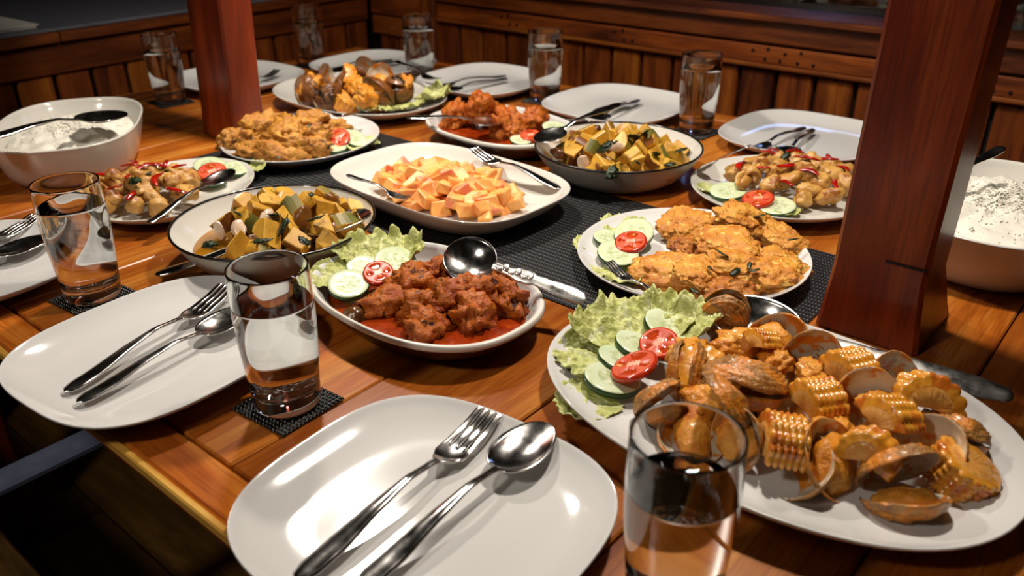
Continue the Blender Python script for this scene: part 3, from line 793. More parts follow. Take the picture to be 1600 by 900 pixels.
def lettuce(name, p, rz, size, spread, seed, label, ruffle=.5, lift=.2, tilt=0, parent=None):
    off = Vector((seed*1.7, seed*.9, seed*3.1)); P = []; nr, nc = 44, 100
    nz = lambda x, y, f: noise.noise(Vector((x*f, y*f, 0)) + off)
    for i in range(nr+1):
        q = .06 + .94*i/nr; row = []
        for j in range(nc+1):
            a = R(spread)*(-1+2*j/nc)
            edge = 1 + .12*noise.noise(Vector((a*2.5, seed, 0))) + .07*noise.noise(Vector((a*9, seed, 4))) + .045*noise.noise(Vector((a*12, seed, 8)))
            rr = size*q*edge*(1 - .18*(2*abs(j/nc-.5))**3)
            x, y = rr*math.cos(a), rr*math.sin(a)
            w = ruffle*size*(q**2.2)*(.20*nz(x, y, 42) + .15*nz(x, y, 95))
            cr = size*(.030*nz(x, y, 130) + .026*nz(x, y, 280))*min(1, q*1.6)
            row.append((x + w*.25*math.cos(a*7), y + w*.3*math.sin(a*5), abs(w)*1.5 + cr + lift*size*q**1.6))
        P.append(row)
    def sl(i, j):
        q = (i+.5)/nr; a = abs(j+.5-nc/2)/nc
        return 1 if a < .03*(1.1-q) else 0
    m = sheet(name, P, .0007, ['lettuce', 'lettuce_vein'], sl)
    return ob(name, m, parent, p, (0, R(tilt), R(rz)), label=label, cat='lettuce')

# clam valve: dome above the rim plane z = 0, hinge at -X
def valve(name, L, Wd, D, seed, mats, thick=.0011):
    nr, nc = 38, 48; V = []; F = []; Sl = []
    off = Vector((seed*2.1, seed, 0))
    def ring(q, th, inner):
        c, s = math.cos(th), math.sin(th)
        rx = L*(1.0 if c > 0 else .86); k = 1 - .16*max(0, -c)**2*abs(s)
        x, y = rx*c*q*k, Wd*s*q*k
        z = D*(1-q**2.3)**.62
        if not inner:
            z += D*.05*math.sin(q*58) + D*.16*noise.noise(Vector((x, y, z))*110+off) + D*.07*noise.noise(Vector((x, y, z))*330+off)
            x *= 1 + .012*math.sin(q*58); x -= L*.10*(1-q)
        else: z = max(0, z - thick)*.96; x *= .97; y *= .97; x -= L*.10*(1-q)
        return (x, y, z + .0012*noise.noise(Vector((x*90, y*90, seed)))*q)
    for inner in (0, 1):
        V.append(ring(0, 0, inner))
        for i in range(1, nr+1):
            for j in range(nc): V.append(ring(i/nr, 2*math.pi*j/nc, inner))
    B = 1 + nr*nc
    for k, o in ((0, 0), (1, B)):
        for j in range(nc):
            t = (o, o+1+j, o+1+(j+1) % nc); F.append(t if not k else t[::-1]); Sl.append(k)
        for i in range(nr-1):
            for j in range(nc):
                a = o+1+i*nc+j; b = o+1+(i+1)*nc+j; c = o+1+(i+1)*nc+(j+1) % nc; d = o+1+i*nc+(j+1) % nc
                F.append((a, b, c, d) if not k else (d, c, b, a)); Sl.append(k)
    for j in range(nc):
        a = 1+(nr-1)*nc+j; b = 1+(nr-1)*nc+(j+1) % nc; F.append((a, B+a, B+b, b)); Sl.append(0)
    return me(name, V, F, mats, Sl)
VAL = [valve('shell', .0265, .0215, .0125, s, ['clam_shell', 'clam_inside']) for s in (1, 2, 3)]
VALD = [valve('shell', .034, .026, .016, s, ['clam_shell_dark', 'clam_inside']) for s in (4, 5)]
MEAT = [blob('meat', (.0165, .013, .0085), s, 'clam_sauce', .3, 1.7, 3, .14, 4.5) for s in (1, 2, 3)]
def clam(p, az, el, roll, opening, label, s=1.0, meat=True, var=0, dark=False):
    """rest valve opens towards azimuth az / elevation el, turned by roll about that axis;
    the other valve is hinged open by opening degrees (None: only one valve left)"""
    vs = VALD if dark else VAL; L = .034 if dark else .0265
    o = empty('clam', p, label=label, cat='clam')
    d = Vector((math.cos(R(az))*math.cos(R(el)), math.sin(R(az))*math.cos(R(el)), math.sin(R(el))))
    o.rotation_euler = (d.to_track_quat('Z', 'Y').to_matrix() @ Matrix.Rotation(R(roll), 3, 'Z')).to_euler(); s *= 1.0 if dark else 1.18; o.scale = (s, s, s)
    ob('shell', vs[var % len(vs)], o, (0, 0, 0), (R(180), 0, 0))
    if opening is not None:
        hx = -L*.84
        M = Matrix.Translation((hx, 0, .001)) @ Matrix.Rotation(R(-opening), 4, 'Y') @ Matrix.Translation((-hx, 0, 0))
        c = ob('shell', vs[(var+1) % len(vs)], o); c.location = M.to_translation(); c.rotation_euler = M.to_euler()
    if meat: ob('meat', MEAT[var % 3], o, (.001, 0, -.0035), (0, 0, var), (1.15 if dark else 1,)*3)
    return o

def corn(name, Rr, h, a0, a1, seed, rows=14):
    """piece of corn cob about Z; a0..a1 degrees of the round are left, cut faces flat"""
    full = a1-a0 >= 359; na = int((a1-a0)/360*rows*6); nz = 24; V = []; F = []; Sl = []
    kr = max(2, round(h/.0042))
    def rad(th, t):
        k = abs(math.sin(th*rows/2))**.55 * abs(math.sin(t*math.pi*kr))**.5
        return Rr*(.86 + .14*k) + .0006*noise.noise(Vector((math.cos(th)*3, math.sin(th)*3, t*3+seed)))
    for i in range(nz+1):
        t = i/nz
        for j in range(na+1):
            th = R(a0) + R(a1-a0)*j/na; r = rad(th, t); V.append((r*math.cos(th), r*math.sin(th), (t-.5)*h))
    m = na+1
    for i in range(nz):
        for j in range(na): F.append((i*m+j, i*m+j+1, (i+1)*m+j+1, (i+1)*m+j)); Sl.append(0)
    # caps: ring of cut kernels round a rough cob core
    for zt, flip in ((0, True), (nz, False)):
        base = len(V); z = -.5*h if zt == 0 else .5*h
        for q, dz in ((.62, -.0008), (.55, .0004), (.28, -.0006)):
            for j in range(na+1):
                th = R(a0) + R(a1-a0)*j/na
                V.append((Rr*q*math.cos(th), Rr*q*math.sin(th), z + (dz if not flip else -dz) + .0005*noise.noise(Vector((j*.5, q*9, seed)))))
        V.append((0, 0, z)); ce = len(V)-1
        ringi = [[zt*m+j for j in range(m)]] + [[base+k*m+j for j in range(m)] for k in range(3)]
        for k in range(3):
            for j in range(na):
                f = (ringi[k][j], ringi[k][j+1], ringi[k+1][j+1], ringi[k+1][j]); F.append(f[::-1] if flip else f); Sl.append(0 if k == 0 else 1)
        for j in range(na):
            f = (ringi[3][j], ringi[3][j+1], ce); F.append(f[::-1] if flip else f); Sl.append(1)
        if zt == 0: c0, r0 = ce, ringi
        else: c1, r1 = ce, ringi
    if not full:
        for j, fl in ((0, True), (na, False)):
            loop = [c0] + [r0[k][j] for k in (3, 2, 1)] + [i*m+j for i in range(nz+1)] + [r1[k][j] for k in (1, 2, 3)] + [c1]
            F.append(tuple(loop[::-1] if fl else loop)); Sl.append(1)
    mm = me(name, V, F, ['corn', 'corn_cob'], Sl)
    bm = bmesh.new(); bm.from_mesh(mm); bmesh.ops.remove_doubles(bm, verts=bm.verts, dist=1e-6) if full else None
    bmesh.ops.recalc_face_normals(bm, faces=bm.faces); bm.to_mesh(mm); bm.free(); return mm
CORN = [corn('corn_piece', .0205, .021, 0, 360, 1), corn('corn_piece', .0205, .024, -95, 95, 2), corn('corn_piece', .0205, .027, -70, 70, 3), corn('corn_piece', .0195, .020, -110, 110, 4)]
def cornp(p, rot, var, label, s=1.0):
    ob('corn_piece', CORN[var], None, p, tuple(R(a) for a in rot), (s*1.1,)*3, label=label, cat='corn')

# ------------------------------------------------------------------ the big clam platter
lettuce('lettuce_leaf', (0.1186, 0.6552, 0.7620), 98, .078, 66, 1, 'large curly lettuce leaf standing up at the back left of the foreground clam platter', .95, .34)
lettuce('lettuce_leaf', (0.1261, 0.6671, 0.7630), 40, .072, 40, 2, 'dark green tip of lettuce behind the large cucumber slice on the clam platter', .8, .45)
lettuce('lettuce_leaf', (0.1087, 0.6464, 0.7620), 160, .072, 52, 3, 'flat lettuce leaf at the left rim of the foreground clam platter', .45, .16)
lettuce('lettuce_leaf', (0.0960, 0.5861, 0.7620), 178, .060, 46, 4, 'lettuce leaf under the lowest cucumber slice of the clam platter', .4, .12)
slice_('c', (0.1468, 0.6927, 0.7760), 20, 16, 14, 1.12, 'largest cucumber slice, topmost on the clam platter', 0)
slice_('c', (0.1134, 0.6670, 0.7720), 30, 12, 14, .95, 'cucumber slice half under the rear tomato slice of the clam platter', 0)
slice_('c', (0.0963, 0.6443, 0.7700), 40, 10, 14, 1.0, 'cucumber slice behind the front tomato slice of the clam platter', 0)
slice_('c', (0.0861, 0.6159, 0.7680), -50, -10, 10, 1.1, 'lowest cucumber slice of the clam platter, nearest the rim', 1)
slice_('t', (0.1335, 0.6559, 0.7810), 15, 14, -18, .92, 'rear tomato slice on the cucumbers of the clam platter', 0)
slice_('t', (0.1068, 0.6183, 0.7800), -30, 4, -20, 1.05, 'front and larger tomato slice of the clam platter', 1)

CP = 'foreground clam platter'
clam((0.2020, 0.6983, 0.7840), 70, 12, 100, 10, 'closed brown clam standing at the back left of the '+CP, .95, False, 0)
clam((0.2319, 0.6408, 0.7860), -125, 30, 60, None, 'open clam below the spoon bowl, pale inside facing the camera, on the '+CP, 1.12, True, 1)
clam((0.1950, 0.5853, 0.7820), 60, 68, 30, 5, 'big closed ridged brown clam in the middle of the '+CP, 1.3, False, 2)
clam((0.1479, 0.6099, 0.7780), -20, 10, 80, 12, 'clam on edge beside the tomato slices of the '+CP, 1.0, False, 1)
clam((0.1205, 0.5651, 0.7740), 120, 50, 120, 18, 'small grey brown clam at the left rim of the '+CP, .85, False, 0)
clam((0.1462, 0.5409, 0.7700), -80, 70, 190, 60, 'open clam with orange meat seen through the foreground glass', 1.15, True, 1)
clam((0.1686, 0.5162, 0.7780), -150, 12, 80, None, 'clam shell on edge right of the foreground glass rim', .95, True, 2)
clam((0.2044, 0.5014, 0.7720), -165, 55, 20, None, 'open clam cradling corn at the lower middle of the '+CP, 1.25, False, 0)
clam((0.2559, 0.6107, 0.7880), -115, 14, 75, None, 'upright clam shell with white streaked inside, right of the spoon bowl', 1.0, False, 1)
clam((0.2295, 0.5558, 0.7700), -100, 65, 160, None, 'dark clam shell under the corn in the centre of the '+CP, 1.0, False, 2)
clam((0.2817, 0.5394, 0.7840), -95, 38, 90, None, 'largest open clam with white inside at the right of the '+CP, 1.25, False, 0)
clam((0.3173, 0.5816, 0.7860), -80, 22, 100, None, 'pale clam shell behind the upright corn of the '+CP, .9, False, 1)
clam((0.2419, 0.4919, 0.7760), -50, 40, 110, None, 'curved clam shell holding meat at the lower right of the '+CP, 1.2, True, 2)
clam((0.3017, 0.5025, 0.7760), -150, 42, 60, None, 'brown clam shell between the two lower corn pieces of the '+CP, 1.2, False, 0)
clam((0.2771, 0.4648, 0.7680), 95, 58, 100, 28, 'frontmost clam of the platter with a greenish brown shell', 1.15, True, 1)
clam((0.3421, 0.5242, 0.7740), 60, 60, -20, 8, 'brown clam behind the largest corn slice of the '+CP, .95, False, 2)
cornp((0.1607, 0.6041, 0.7820), (24, -14, 20), 0, 'sauced corn piece beside the front tomato slice', 1.12)
cornp((0.2165, 0.6295, 0.7940), (0, -70, 30), 2, 'small corn piece at the top of the clam heap', .75)
cornp((0.2016, 0.5095, 0.7800), (14, -80, -20), 1, 'corn piece lying in the open clam at the lower middle', 1.15)
cornp((0.2818, 0.5924, 0.7860), (10, -84, 15), 1, 'corn piece next to the upright white streaked clam shell', 1.12)
cornp((0.2453, 0.5589, 0.7800), (12, -86, 5), 1, 'corn piece in the centre above the dark clam shell', 1.1)
cornp((0.3241, 0.5465, 0.7880), (20, -60, 60), 1, 'upright corn piece at the right of the clam heap', 1.25)
cornp((0.2808, 0.5155, 0.7920), (6, -70, 25), 2, 'corn piece across the largest open clam', 1.1)
cornp((0.2577, 0.4864, 0.7860), (10, -72, 40), 3, 'corn piece above the frontmost clam', 1.05)
cornp((0.3281, 0.4858, 0.7720), (22, 12, 40), 0, 'largest round corn slice at the right end of the clam platter', 1.15)
sauce_lump = [blob('sauced_meat', (.020, .016, .012), s, 'clam_sauce', .4, 1.7, 4, .2, 4.5) for s in (5, 6, 7)]
for i, (p, s, lab) in enumerate((
    ((0.1566, 0.6339, 0.7840), .9, 'orange sauced clam meat right of the rear tomato slice'), ((0.1611, 0.5675, 0.7760), 1.05, 'orange sauced clam meat behind the foreground glass rim'),
    ((0.2033, 0.6479, 0.7860), .95, 'orange sauced clam meat below the closed clam at the back'), ((0.1687, 0.5627, 0.7700), .8, 'orange sauced clam meat beside the big closed clam'),
    ((0.2509, 0.5291, 0.7740), .9, 'orange sauced clam meat left of the largest open clam'), ((0.3289, 0.5304, 0.7740), .9, 'orange sauced clam meat under the upright corn'),
    ((0.2278, 0.5392, 0.7660), .7, 'orange sauced clam meat between the lower clams'), ((0.2281, 0.6163, 0.7860), .7, 'orange sauce lump inside the clam below the spoon bowl'),
    ((0.2540, 0.6017, 0.7860), .6, 'orange sauce lump on the upright white streaked shell'), ((0.2880, 0.5500, 0.7900), .6, 'orange sauce lump on the rim of the largest open clam'))):
    put('clam_meat', sauce_lump[i % 3], p, (rng.uniform(-.4, .4), rng.uniform(-.4, .4), rng.uniform(0, 6)), lab, 'clam meat', None, s*1.22)

# ------------------------------------------------------------------ far clam platter
lettuce('lettuce_leaf', (-0.2161, 1.5485, 0.7720), -60, .062, 70, 5, 'lettuce leaf hanging over the near rim of the far clam platter', .8, .1)
lettuce('lettuce_leaf', (-0.1878, 1.5974, 0.7720), -5, .075, 60, 6, 'pale lettuce leaf at the right end of the far clam platter', .8, .16)
lettuce('lettuce_leaf', (-0.2422, 1.5474, 0.7720), -110, .055, 50, 7, 'small lettuce leaf beside the corn on the far clam platter', .7, .08)
FP = 'far clam platter'
for i, (px, az, el, roll, op, s, lab) in enumerate((
    ((-0.3761, 1.5578, 0.7920), -40, 20, 90, 24, 1.05, 'leftmost dark clam standing on edge on the '+FP), ((-0.3414, 1.5383, 0.7900), -50, 12, 80, 30, 1.0, 'second dark clam from the left on the '+FP),
    ((-0.3249, 1.5886, 0.8020), 160, 30, 90, 40, 1.0, 'gaping dark clam at the top left of the '+FP), ((-0.2802, 1.6085, 0.8100), 60, 40, 100, 25, 1.0, 'brown clam behind the tall shell of the '+FP),
    ((-0.2425, 1.5632, 0.8040), -110, 26, 100, None, 1.3, 'tallest clam shell with a tan inside on the '+FP), ((-0.2483, 1.5298, 0.7860), 70, 40, 20, 25, 1.2, 'dark clam above the lettuce on the '+FP),
    ((-0.2103, 1.5664, 0.7880), 100, 60, -30, 20, 1.15, 'glossy brown clam at the right of the '+FP), ((-0.2952, 1.5841, 0.7840), -160, 40, 80, 45, .95, 'dark clam behind the corn on the '+FP))):
    clam(px, az, el, roll, op, lab, s, i % 2 == 0, i, True)
cornp((-0.3033, 1.5325, 0.7800), (30, 20, 50), 0, 'sauced corn piece at the front of the far clam platter', 1.15)
cornp((-0.3052, 1.5752, 0.8220), (50, 10, 10), 3, 'sauced corn piece on top of the far clam platter', .95)
for i, (p, s) in enumerate((((-0.2594, 1.5015, 0.8000), 1.2), ((-0.3593, 1.5558, 0.8140), 1.1), ((-0.1951, 1.5669, 0.8060), 1.0), ((-0.2884, 1.5543, 0.8080), 1.1))):
    put('clam_meat', sauce_lump[i % 3], p, None, ('orange clam meat in the middle of the ', 'orange clam meat at the top left of the ', 'orange clam meat by the fork of the ', 'orange clam meat above the corn of the ')[i]+FP, 'clam meat', None, s)

# ------------------------------------------------------------------ chicken stew
lettuce('lettuce_leaf', (-0.1461, 0.8155, 0.7720), 92, .070, 60, 8, 'curly lettuce leaf at the back rim of the chicken stew dish', .9, .30)
lettuce('lettuce_leaf', (-0.1540, 0.7998, 0.7720), 160, .066, 46, 9, 'lettuce leaf at the left rim of the chicken stew dish', .5, .18)
slice_('c', (-0.1289, 0.8357, 0.7780), 0, 14, -10, 1.1, 'rear cucumber slice in the chicken stew dish, next to the meat', 1)
slice_('c', (-0.1641, 0.8341, 0.7760), 10, 14, -4, .85, 'cucumber slice behind the tomato slice of the chicken stew', 0)
slice_('c', (-0.1716, 0.7859, 0.7780), 10, 10, 2, 1.0, 'front cucumber slice in the chicken stew dish', 1)
slice_('t', (-0.1416, 0.8000, 0.7850), 20, 16, -6, .82, 'tomato slice lying on the cucumbers of the chicken stew', 1)
ST = [blob('stew_chicken', sc, s, 'stew_meat', .5, 1.6, 4, .32, 4) for s, sc in enumerate(((.030, .021, .019), (.024, .022, .018), (.027, .018, .020), (.021, .019, .017)), 11)]
# drumstick with its bone end
o = empty('chicken_piece', (-0.1225, 0.7548, 0.7760), label='chicken drumstick with a dark bone end at the left of the stew', cat='chicken')
o.rotation_euler = (0, R(-8), R(22))
ob('drumstick', blob('drumstick', (.034, .017, .015), 21, 'stew_meat', .4, 1.4, 4, .16, 4), o)
ob('bone_end', blob('bone_end', (.012, .0125, .0115), 22, 'bone_end', .25, 2, 3), o, (-.040, -.002, -.002))
for i, (p, v, s, rt, lab) in enumerate((
    ((-0.0972, 0.7842, 0.7820), 0, 1.05, (.3, .2, .5), 'tall chicken piece at the back of the stew'), ((-0.0783, 0.7994, 0.7860), 3, .9, (0, .4, 2), 'chicken piece below the serving spoon bowl in the stew'),
    ((-0.0860, 0.7354, 0.7780), 2, 1.0, (.2, 0, .1), 'chicken piece bridging the middle of the stew'), ((-0.0818, 0.7083, 0.7700), 1, 1.0, (.5, .2, 1), 'round chicken piece at the front of the stew'),
    ((-0.0426, 0.7634, 0.7820), 1, 1.0, (.1, .5, 2.2), 'chicken piece right of the middle of the stew'), ((-0.0365, 0.7267, 0.7710), 3, 1.15, (.3, 1, .6), 'front right chicken piece in the stew sauce'),
    ((-0.0064, 0.7577, 0.7780), 2, 1.05, (.1, .2, -1.0), 'rightmost chicken piece of the stew'), ((-0.0642, 0.7447, 0.7820), 3, 1.0, (1, .3, 0), 'chicken piece in the centre of the stew'), ((-0.0256, 0.7863, 0.7780), 0, .8, (1, 0, .2), 'chicken piece by the spoon handle of the stew'))):
    put('chicken_piece', ST[v], p, rt, lab, 'chicken', None, s)

# ------------------------------------------------------------------ fritters
lettuce('lettuce_leaf', (0.1281, 0.8989, 0.7610), 120, .060, 70, 10, 'lettuce leaf under the cucumber slices of the fritter plate', .5, .12)
lettuce('lettuce_leaf', (0.1352, 0.8642, 0.7610), -112, .058, 48, 11, 'lettuce leaf under the fork of the fritter plate', .5, .12)
lettuce('lettuce_leaf', (0.1283, 0.9360, 0.7610), 72, .055, 40, 12, 'small lettuce leaf at the back left of the fritter plate', .5, .2)
slice_('c', (0.1466, 0.9223, 0.7740), -35, 16, -10, 1.05, 'rear cucumber slice on the fritter plate', 1)
slice_('c', (0.1144, 0.9192, 0.7700), 0, 10, -8, .8, 'small cucumber slice at the left of the fritter plate', 0)
slice_('c', (0.1215, 0.8723, 0.7700), -10, 6, -6, 1.1, 'front cucumber slice on the fritter plate', 1)
slice_('t', (0.1388, 0.8911, 0.7770), -20, 12, -4, .95, 'tomato slice on the cucumbers of the fritter plate', 1)
FR = [blob('fritter', sc, s, mt, .34, 1.8, 5, .13, 4.5, 0, .3) for s, sc, mt in ((31, (.034, .028, .0105), 'fritter'), (32, (.033, .024, .0125), 'fritter'), (33, (.028, .021, .013), 'fritter_brown'), (34, (.031, .026, .012), 'fritter'))]
for i, (p, v, s, rt, lab) in enumerate((
    ((0.2149, 0.9488, 0.7760), 0, 1.0, (20, -10, 20), 'fritter at the back left of the heap, leaning up'), ((0.2016, 0.8867, 0.7740), 2, .9, (10, 6, 60), 'dark fritter beside the bare part of the fritter plate'),
    ((0.2712, 0.9166, 0.7960), 3, 1.0, (22, 8, 10), 'topmost fritter at the back of the heap'), ((0.2431, 0.8561, 0.7900), 0, 1.05, (16, 4, -30), 'broad fritter in the middle of the heap'),
    ((0.3153, 0.8970, 0.7780), 1, .95, (8, 22, -40), 'smooth brown fritter at the right back of the plate'), ((0.2966, 0.9170, 0.7780), 2, .9, (0, 10, 20), 'brown fritter tucked under the topmost one'),
    ((0.1740, 0.8188, 0.7740), 1, 1.25, (12, -4, -14), 'largest fritter at the front left of the heap'), ((0.2050, 0.8028, 0.7800), 0, .95, (14, 8, 30), 'fritter in front of the broad middle one'),
    ((0.2383, 0.8151, 0.7820), 3, 1.0, (14, 0, 10), 'fritter with green bits at the front middle'), ((0.2936, 0.8368, 0.7760), 3, .95, (8, 10, -20), 'pointed fritter at the right rim of the plate'),
    ((0.2758, 0.8087, 0.7740), 1, 1.1, (10, 2, 16), 'long fritter at the front right of the plate'), ((0.2254, 0.7805, 0.7680), 2, 1.15, (4, 0, 4), 'lowest fritter at the front rim of the plate'),
    ((0.2246, 0.8602, 0.7720), 2, .9, (8, 0, 40), 'small brown fritter in the gap of the heap'))):
    put('fritter', FR[v], p, tuple(R(a) for a in rt), lab, 'fritter', None, s)
bit = [blob('herb_bit', (.0075, .0028, .0010), s, 'herb', .5, 2.5, 2) for s in (1, 2)]
def bits(lst, lab, grp):
    for i, p in enumerate(lst): put('herb_bit', bit[i % 2], p, (rng.uniform(-.4, .4), rng.uniform(-.4, .4), rng.uniform(0, 6)), lab, 'herb', grp, rng.uniform(.7, 1.2))
bits([(0.2085, 0.7938, 0.7920), (0.2517, 0.7994, 0.7920), (0.2250, 0.8121, 0.8000), (0.3189, 0.8702, 0.7900), (0.1876, 0.7653, 0.7800), (0.2553, 0.7913, 0.7900), (0.2904, 0.9076, 0.8040), (0.2331, 0.7837, 0.7920)], 'green herb bit on the corn fritters', 'herb bits on the fritters')

# ------------------------------------------------------------------ battered fried chicken
FC = [blob('fried_chicken', sc, s, 'fried', .45, 1.6, 4, .32, 4.2) for s, sc in ((41, (.034, .020, .017)), (42, (.028, .022, .016)), (43, (.038, .018, .018)), (44, (.026, .02, .017)))]
for i, (p, v, s, rz, lab) in enumerate((
    ((-0.4056, 1.3411, 0.7900), 2, 1.2, 35, 'long battered piece leaning up at the left of the fried chicken plate'), ((-0.4438, 1.3219, 0.7760), 0, 1.0, 60, 'leftmost battered piece at the rim of the fried chicken plate'),
    ((-0.3310, 1.3590, 0.7900), 1, 1.25, 10, 'battered piece with a dark herb at the top of the fried chicken'), ((-0.3534, 1.2997, 0.7940), 3, 1.2, 120, 'battered piece in the middle of the fried chicken'),
    ((-0.3551, 1.2809, 0.7840), 0, 1.1, -20, 'brown battered piece in front of the middle of the fried chicken'), ((-0.3159, 1.3102, 0.7840), 3, 1.1, -10, 'battered piece right of the middle of the fried chicken'),
    ((-0.2900, 1.3614, 0.7800), 1, .95, 20, 'battered piece at the right of the fried chicken, by the fork'), ((-0.3156, 1.2812, 0.7760), 2, .9, -15, 'battered piece next to the cucumber on the fried chicken plate'),
    ((-0.4052, 1.2743, 0.7720), 1, .95, 40, 'small battered piece at the front left of the fried chicken plate'), ((-0.3605, 1.2559, 0.7700), 0, 1.1, 5, 'knobbly battered piece at the front rim of the fried chicken plate'),
    ((-0.4188, 1.3272, 0.7800), 3, 1.0, 80, 'dark battered piece under the leaning long one'), ((-0.3375, 1.2630, 0.7680), 3, .8, 60, 'crumbly battered piece beside the front rim piece'))):
    put('fried_chicken', FC[v], p, (rng.uniform(-.3, .3), rng.uniform(-.25, .25), R(rz)), lab, 'chicken', None, s)
bits([(-0.3160, 1.2883, 0.8080), (-0.3501, 1.2188, 0.7800), (-0.3965, 1.2358, 0.7720)], 'dark herb bit on the battered fried chicken', 'herb bits on the fried chicken')
lettuce('lettuce_leaf', (-0.2714, 1.3380, 0.7600), -20, .055, 60, 13, 'lettuce leaf at the right rim of the fried chicken plate', .5, .12)
slice_('c', (-0.2855, 1.3043, 0.7660), 10, 4, -4, 1.15, 'front cucumber slice on the fried chicken plate', 1)
slice_('c', (-0.2590, 1.3376, 0.7700), 20, 16, -20, 1.05, 'rear cucumber slice on the fried chicken plate', 1)
slice_('t', (-0.2774, 1.3206, 0.7760), 15, 24, -16, .95, 'tomato slice on the fried chicken plate', 1)

# ------------------------------------------------------------------ braised meat
BR = [blob('braised_meat', sc, s, 'braise', .45, 1.6, 4, .3, 4.2) for s, sc in ((51, (.026, .022, .02)), (52, (.03, .019, .018)), (53, (.022, .02, .018)))]
for i, (p, v, s, lab) in enumerate((
    ((-0.1003, 1.4223, 0.7780), 1, 1.05, 'leftmost braised piece behind the spoon'), ((-0.0468, 1.4124, 0.7980), 0, 1.15, 'topmost braised piece above the spoon bowl'), ((-0.0752, 1.4292, 0.7820), 2, 1.0, 'braised piece behind the serving spoon bowl'),
    ((0.0025, 1.3921, 0.7820), 1, 1.1, 'braised piece right of the topmost one'), ((0.0384, 1.3926, 0.7800), 2, 1.15, 'rightmost round braised piece'), ((-0.0133, 1.3621, 0.7740), 0, 1.0, 'braised piece at the front beside the spoon bowl'),
    ((0.0101, 1.3586, 0.7720), 2, 1.1, 'front right braised piece'), ((-0.0253, 1.4301, 0.7800), 2, 1.0, 'braised piece in the middle of the dish'))):
    put('braised_meat', BR[v], p, None, lab, 'meat', None, s)
slice_('c', (0.0160, 1.2960, 0.7760), 0, 8, -6, .8, 'small cucumber slice at the front rim of the braised meat dish', 0)
slice_('c', (0.0737, 1.3553, 0.7780), 0, 6, -6, 1.0, 'cucumber slice at the right end of the braised meat dish', 1)
slice_('t', (0.0324, 1.3078, 0.7810), 0, 12, -4, .85, 'tomato slice in the braised meat dish', 0)

# ------------------------------------------------------------------ papaya
PA = [chunk('papaya_piece', s, k, 'papaya', .28, .0016) for k, s in enumerate(((.017, .010, .0075), (.014, .012, .008), (.019, .009, .008), (.013, .011, .009), (.016, .012, .007)), 60)]
def f_pap(i, p, q):
    put('papaya_piece', PA[i % 5], p, (rng.uniform(-.5, .5), rng.uniform(-.5, .5), rng.uniform(0, 6.3)), 'orange papaya chunk in the heap on the middle plate', 'papaya', 'papaya chunks', rng.uniform(.9, 1.12))
heap((-.088, 1.094), .112, .066, -42.4, 62, .022, .018, 3, f_pap)
heap((-.088, 1.094), .105, .060, -42.4, 26, .014, .006, 4, f_pap)

# ------------------------------------------------------------------ squash bowls
SQ = [wedge('squash_piece', s, k, ['squash', sk]) for k, (s, sk) in enumerate((((.015, .012, .009), 'squash_skin'), ((.017, .013, .008), 'squash_brown'), ((.013, .014, .010), 'squash_skin'), ((.018, .011, .009), 'squash'), ((.014, .012, .011), 'squash'), ((.013, .012, .009), 'squash_brown')), 70)]
EG = blob('eggplant_piece', (.017, .010, .008), 81, 'eggplant', .25, 1.5, 3)
ON = blob('onion_piece', (.012, .008, .003), 82, 'onion', .3, 1.5, 3)
HL = [blob('wilted_leaf', (.014, .009, .0022), s, 'herb', .8, 2.2, 3, .35, 5) for s in (83, 84, 85)]
def veg(c, r, n, seed, side):
    def f(i, p, q):
        if i % 11 == 5: put('eggplant_piece', EG, p, None, 'brown skinned eggplant piece in the %s squash bowl' % side, 'eggplant', 'eggplant pieces, %s bowl' % side, 1.0)
        elif i % 13 == 7: put('onion_piece', ON, (p[0], p[1], p[2]+.006), None, 'pale onion piece in the %s squash bowl' % side, 'onion', 'onion pieces, %s bowl' % side, 1.0)
        else: put('squash_piece', SQ[i % 6], p, (rng.uniform(-1.2, 1.2), rng.uniform(-1.2, 1.2), rng.uniform(0, 6.3)), 'yellow squash chunk in the %s enamel bowl' % side, 'squash', 'squash chunks, %s bowl' % side, rng.uniform(1.05, 1.35))
    heap(c, r*.76, r*.76, 0, n, .034, .022, seed, f)
    heap(c, r*.60, r*.60, 0, n//2, .022, .006, seed+1, f)
veg((-.270, .940), .118, 38, 11, 'left')
veg((.162, 1.204), .130, 46, 14, 'right')
def leaves(lst, lab, grp):
    for i, p in enumerate(lst): put('wilted_leaf', HL[i % 3], p, (rng.uniform(-.7, .7), rng.uniform(-.7, .7), rng.uniform(0, 6)), lab, 'leaf', grp, rng.uniform(.5, .85))
leaves([(-0.3339, 0.8505, 0.8000), (-0.2794, 0.8591, 0.8000), (-0.2743, 0.9061, 0.8120), (-0.2303, 0.8567, 0.8000), (-0.2248, 0.8936, 0.8120), (-0.3198, 0.9159, 0.8100), (-0.1823, 0.9349, 0.8040), (-0.2433, 0.9544, 0.8180), (-0.2594, 0.8832, 0.8080)], 'dark green wilted leaf in the left squash bowl', 'wilted leaves, left bowl')
leaves([(0.1331, 1.1402, 0.8160), (0.1957, 1.1907, 0.8200), (0.1744, 1.1047, 0.8040), (0.1478, 1.1522, 0.8180), (0.2043, 1.1298, 0.8080), (0.2424, 1.1516, 0.8060), (0.1374, 1.0837, 0.7980), (0.1777, 1.1743, 0.8200), (0.2192, 1.1070, 0.8000)], 'dark green wilted leaf in the right squash bowl', 'wilted leaves, right bowl')

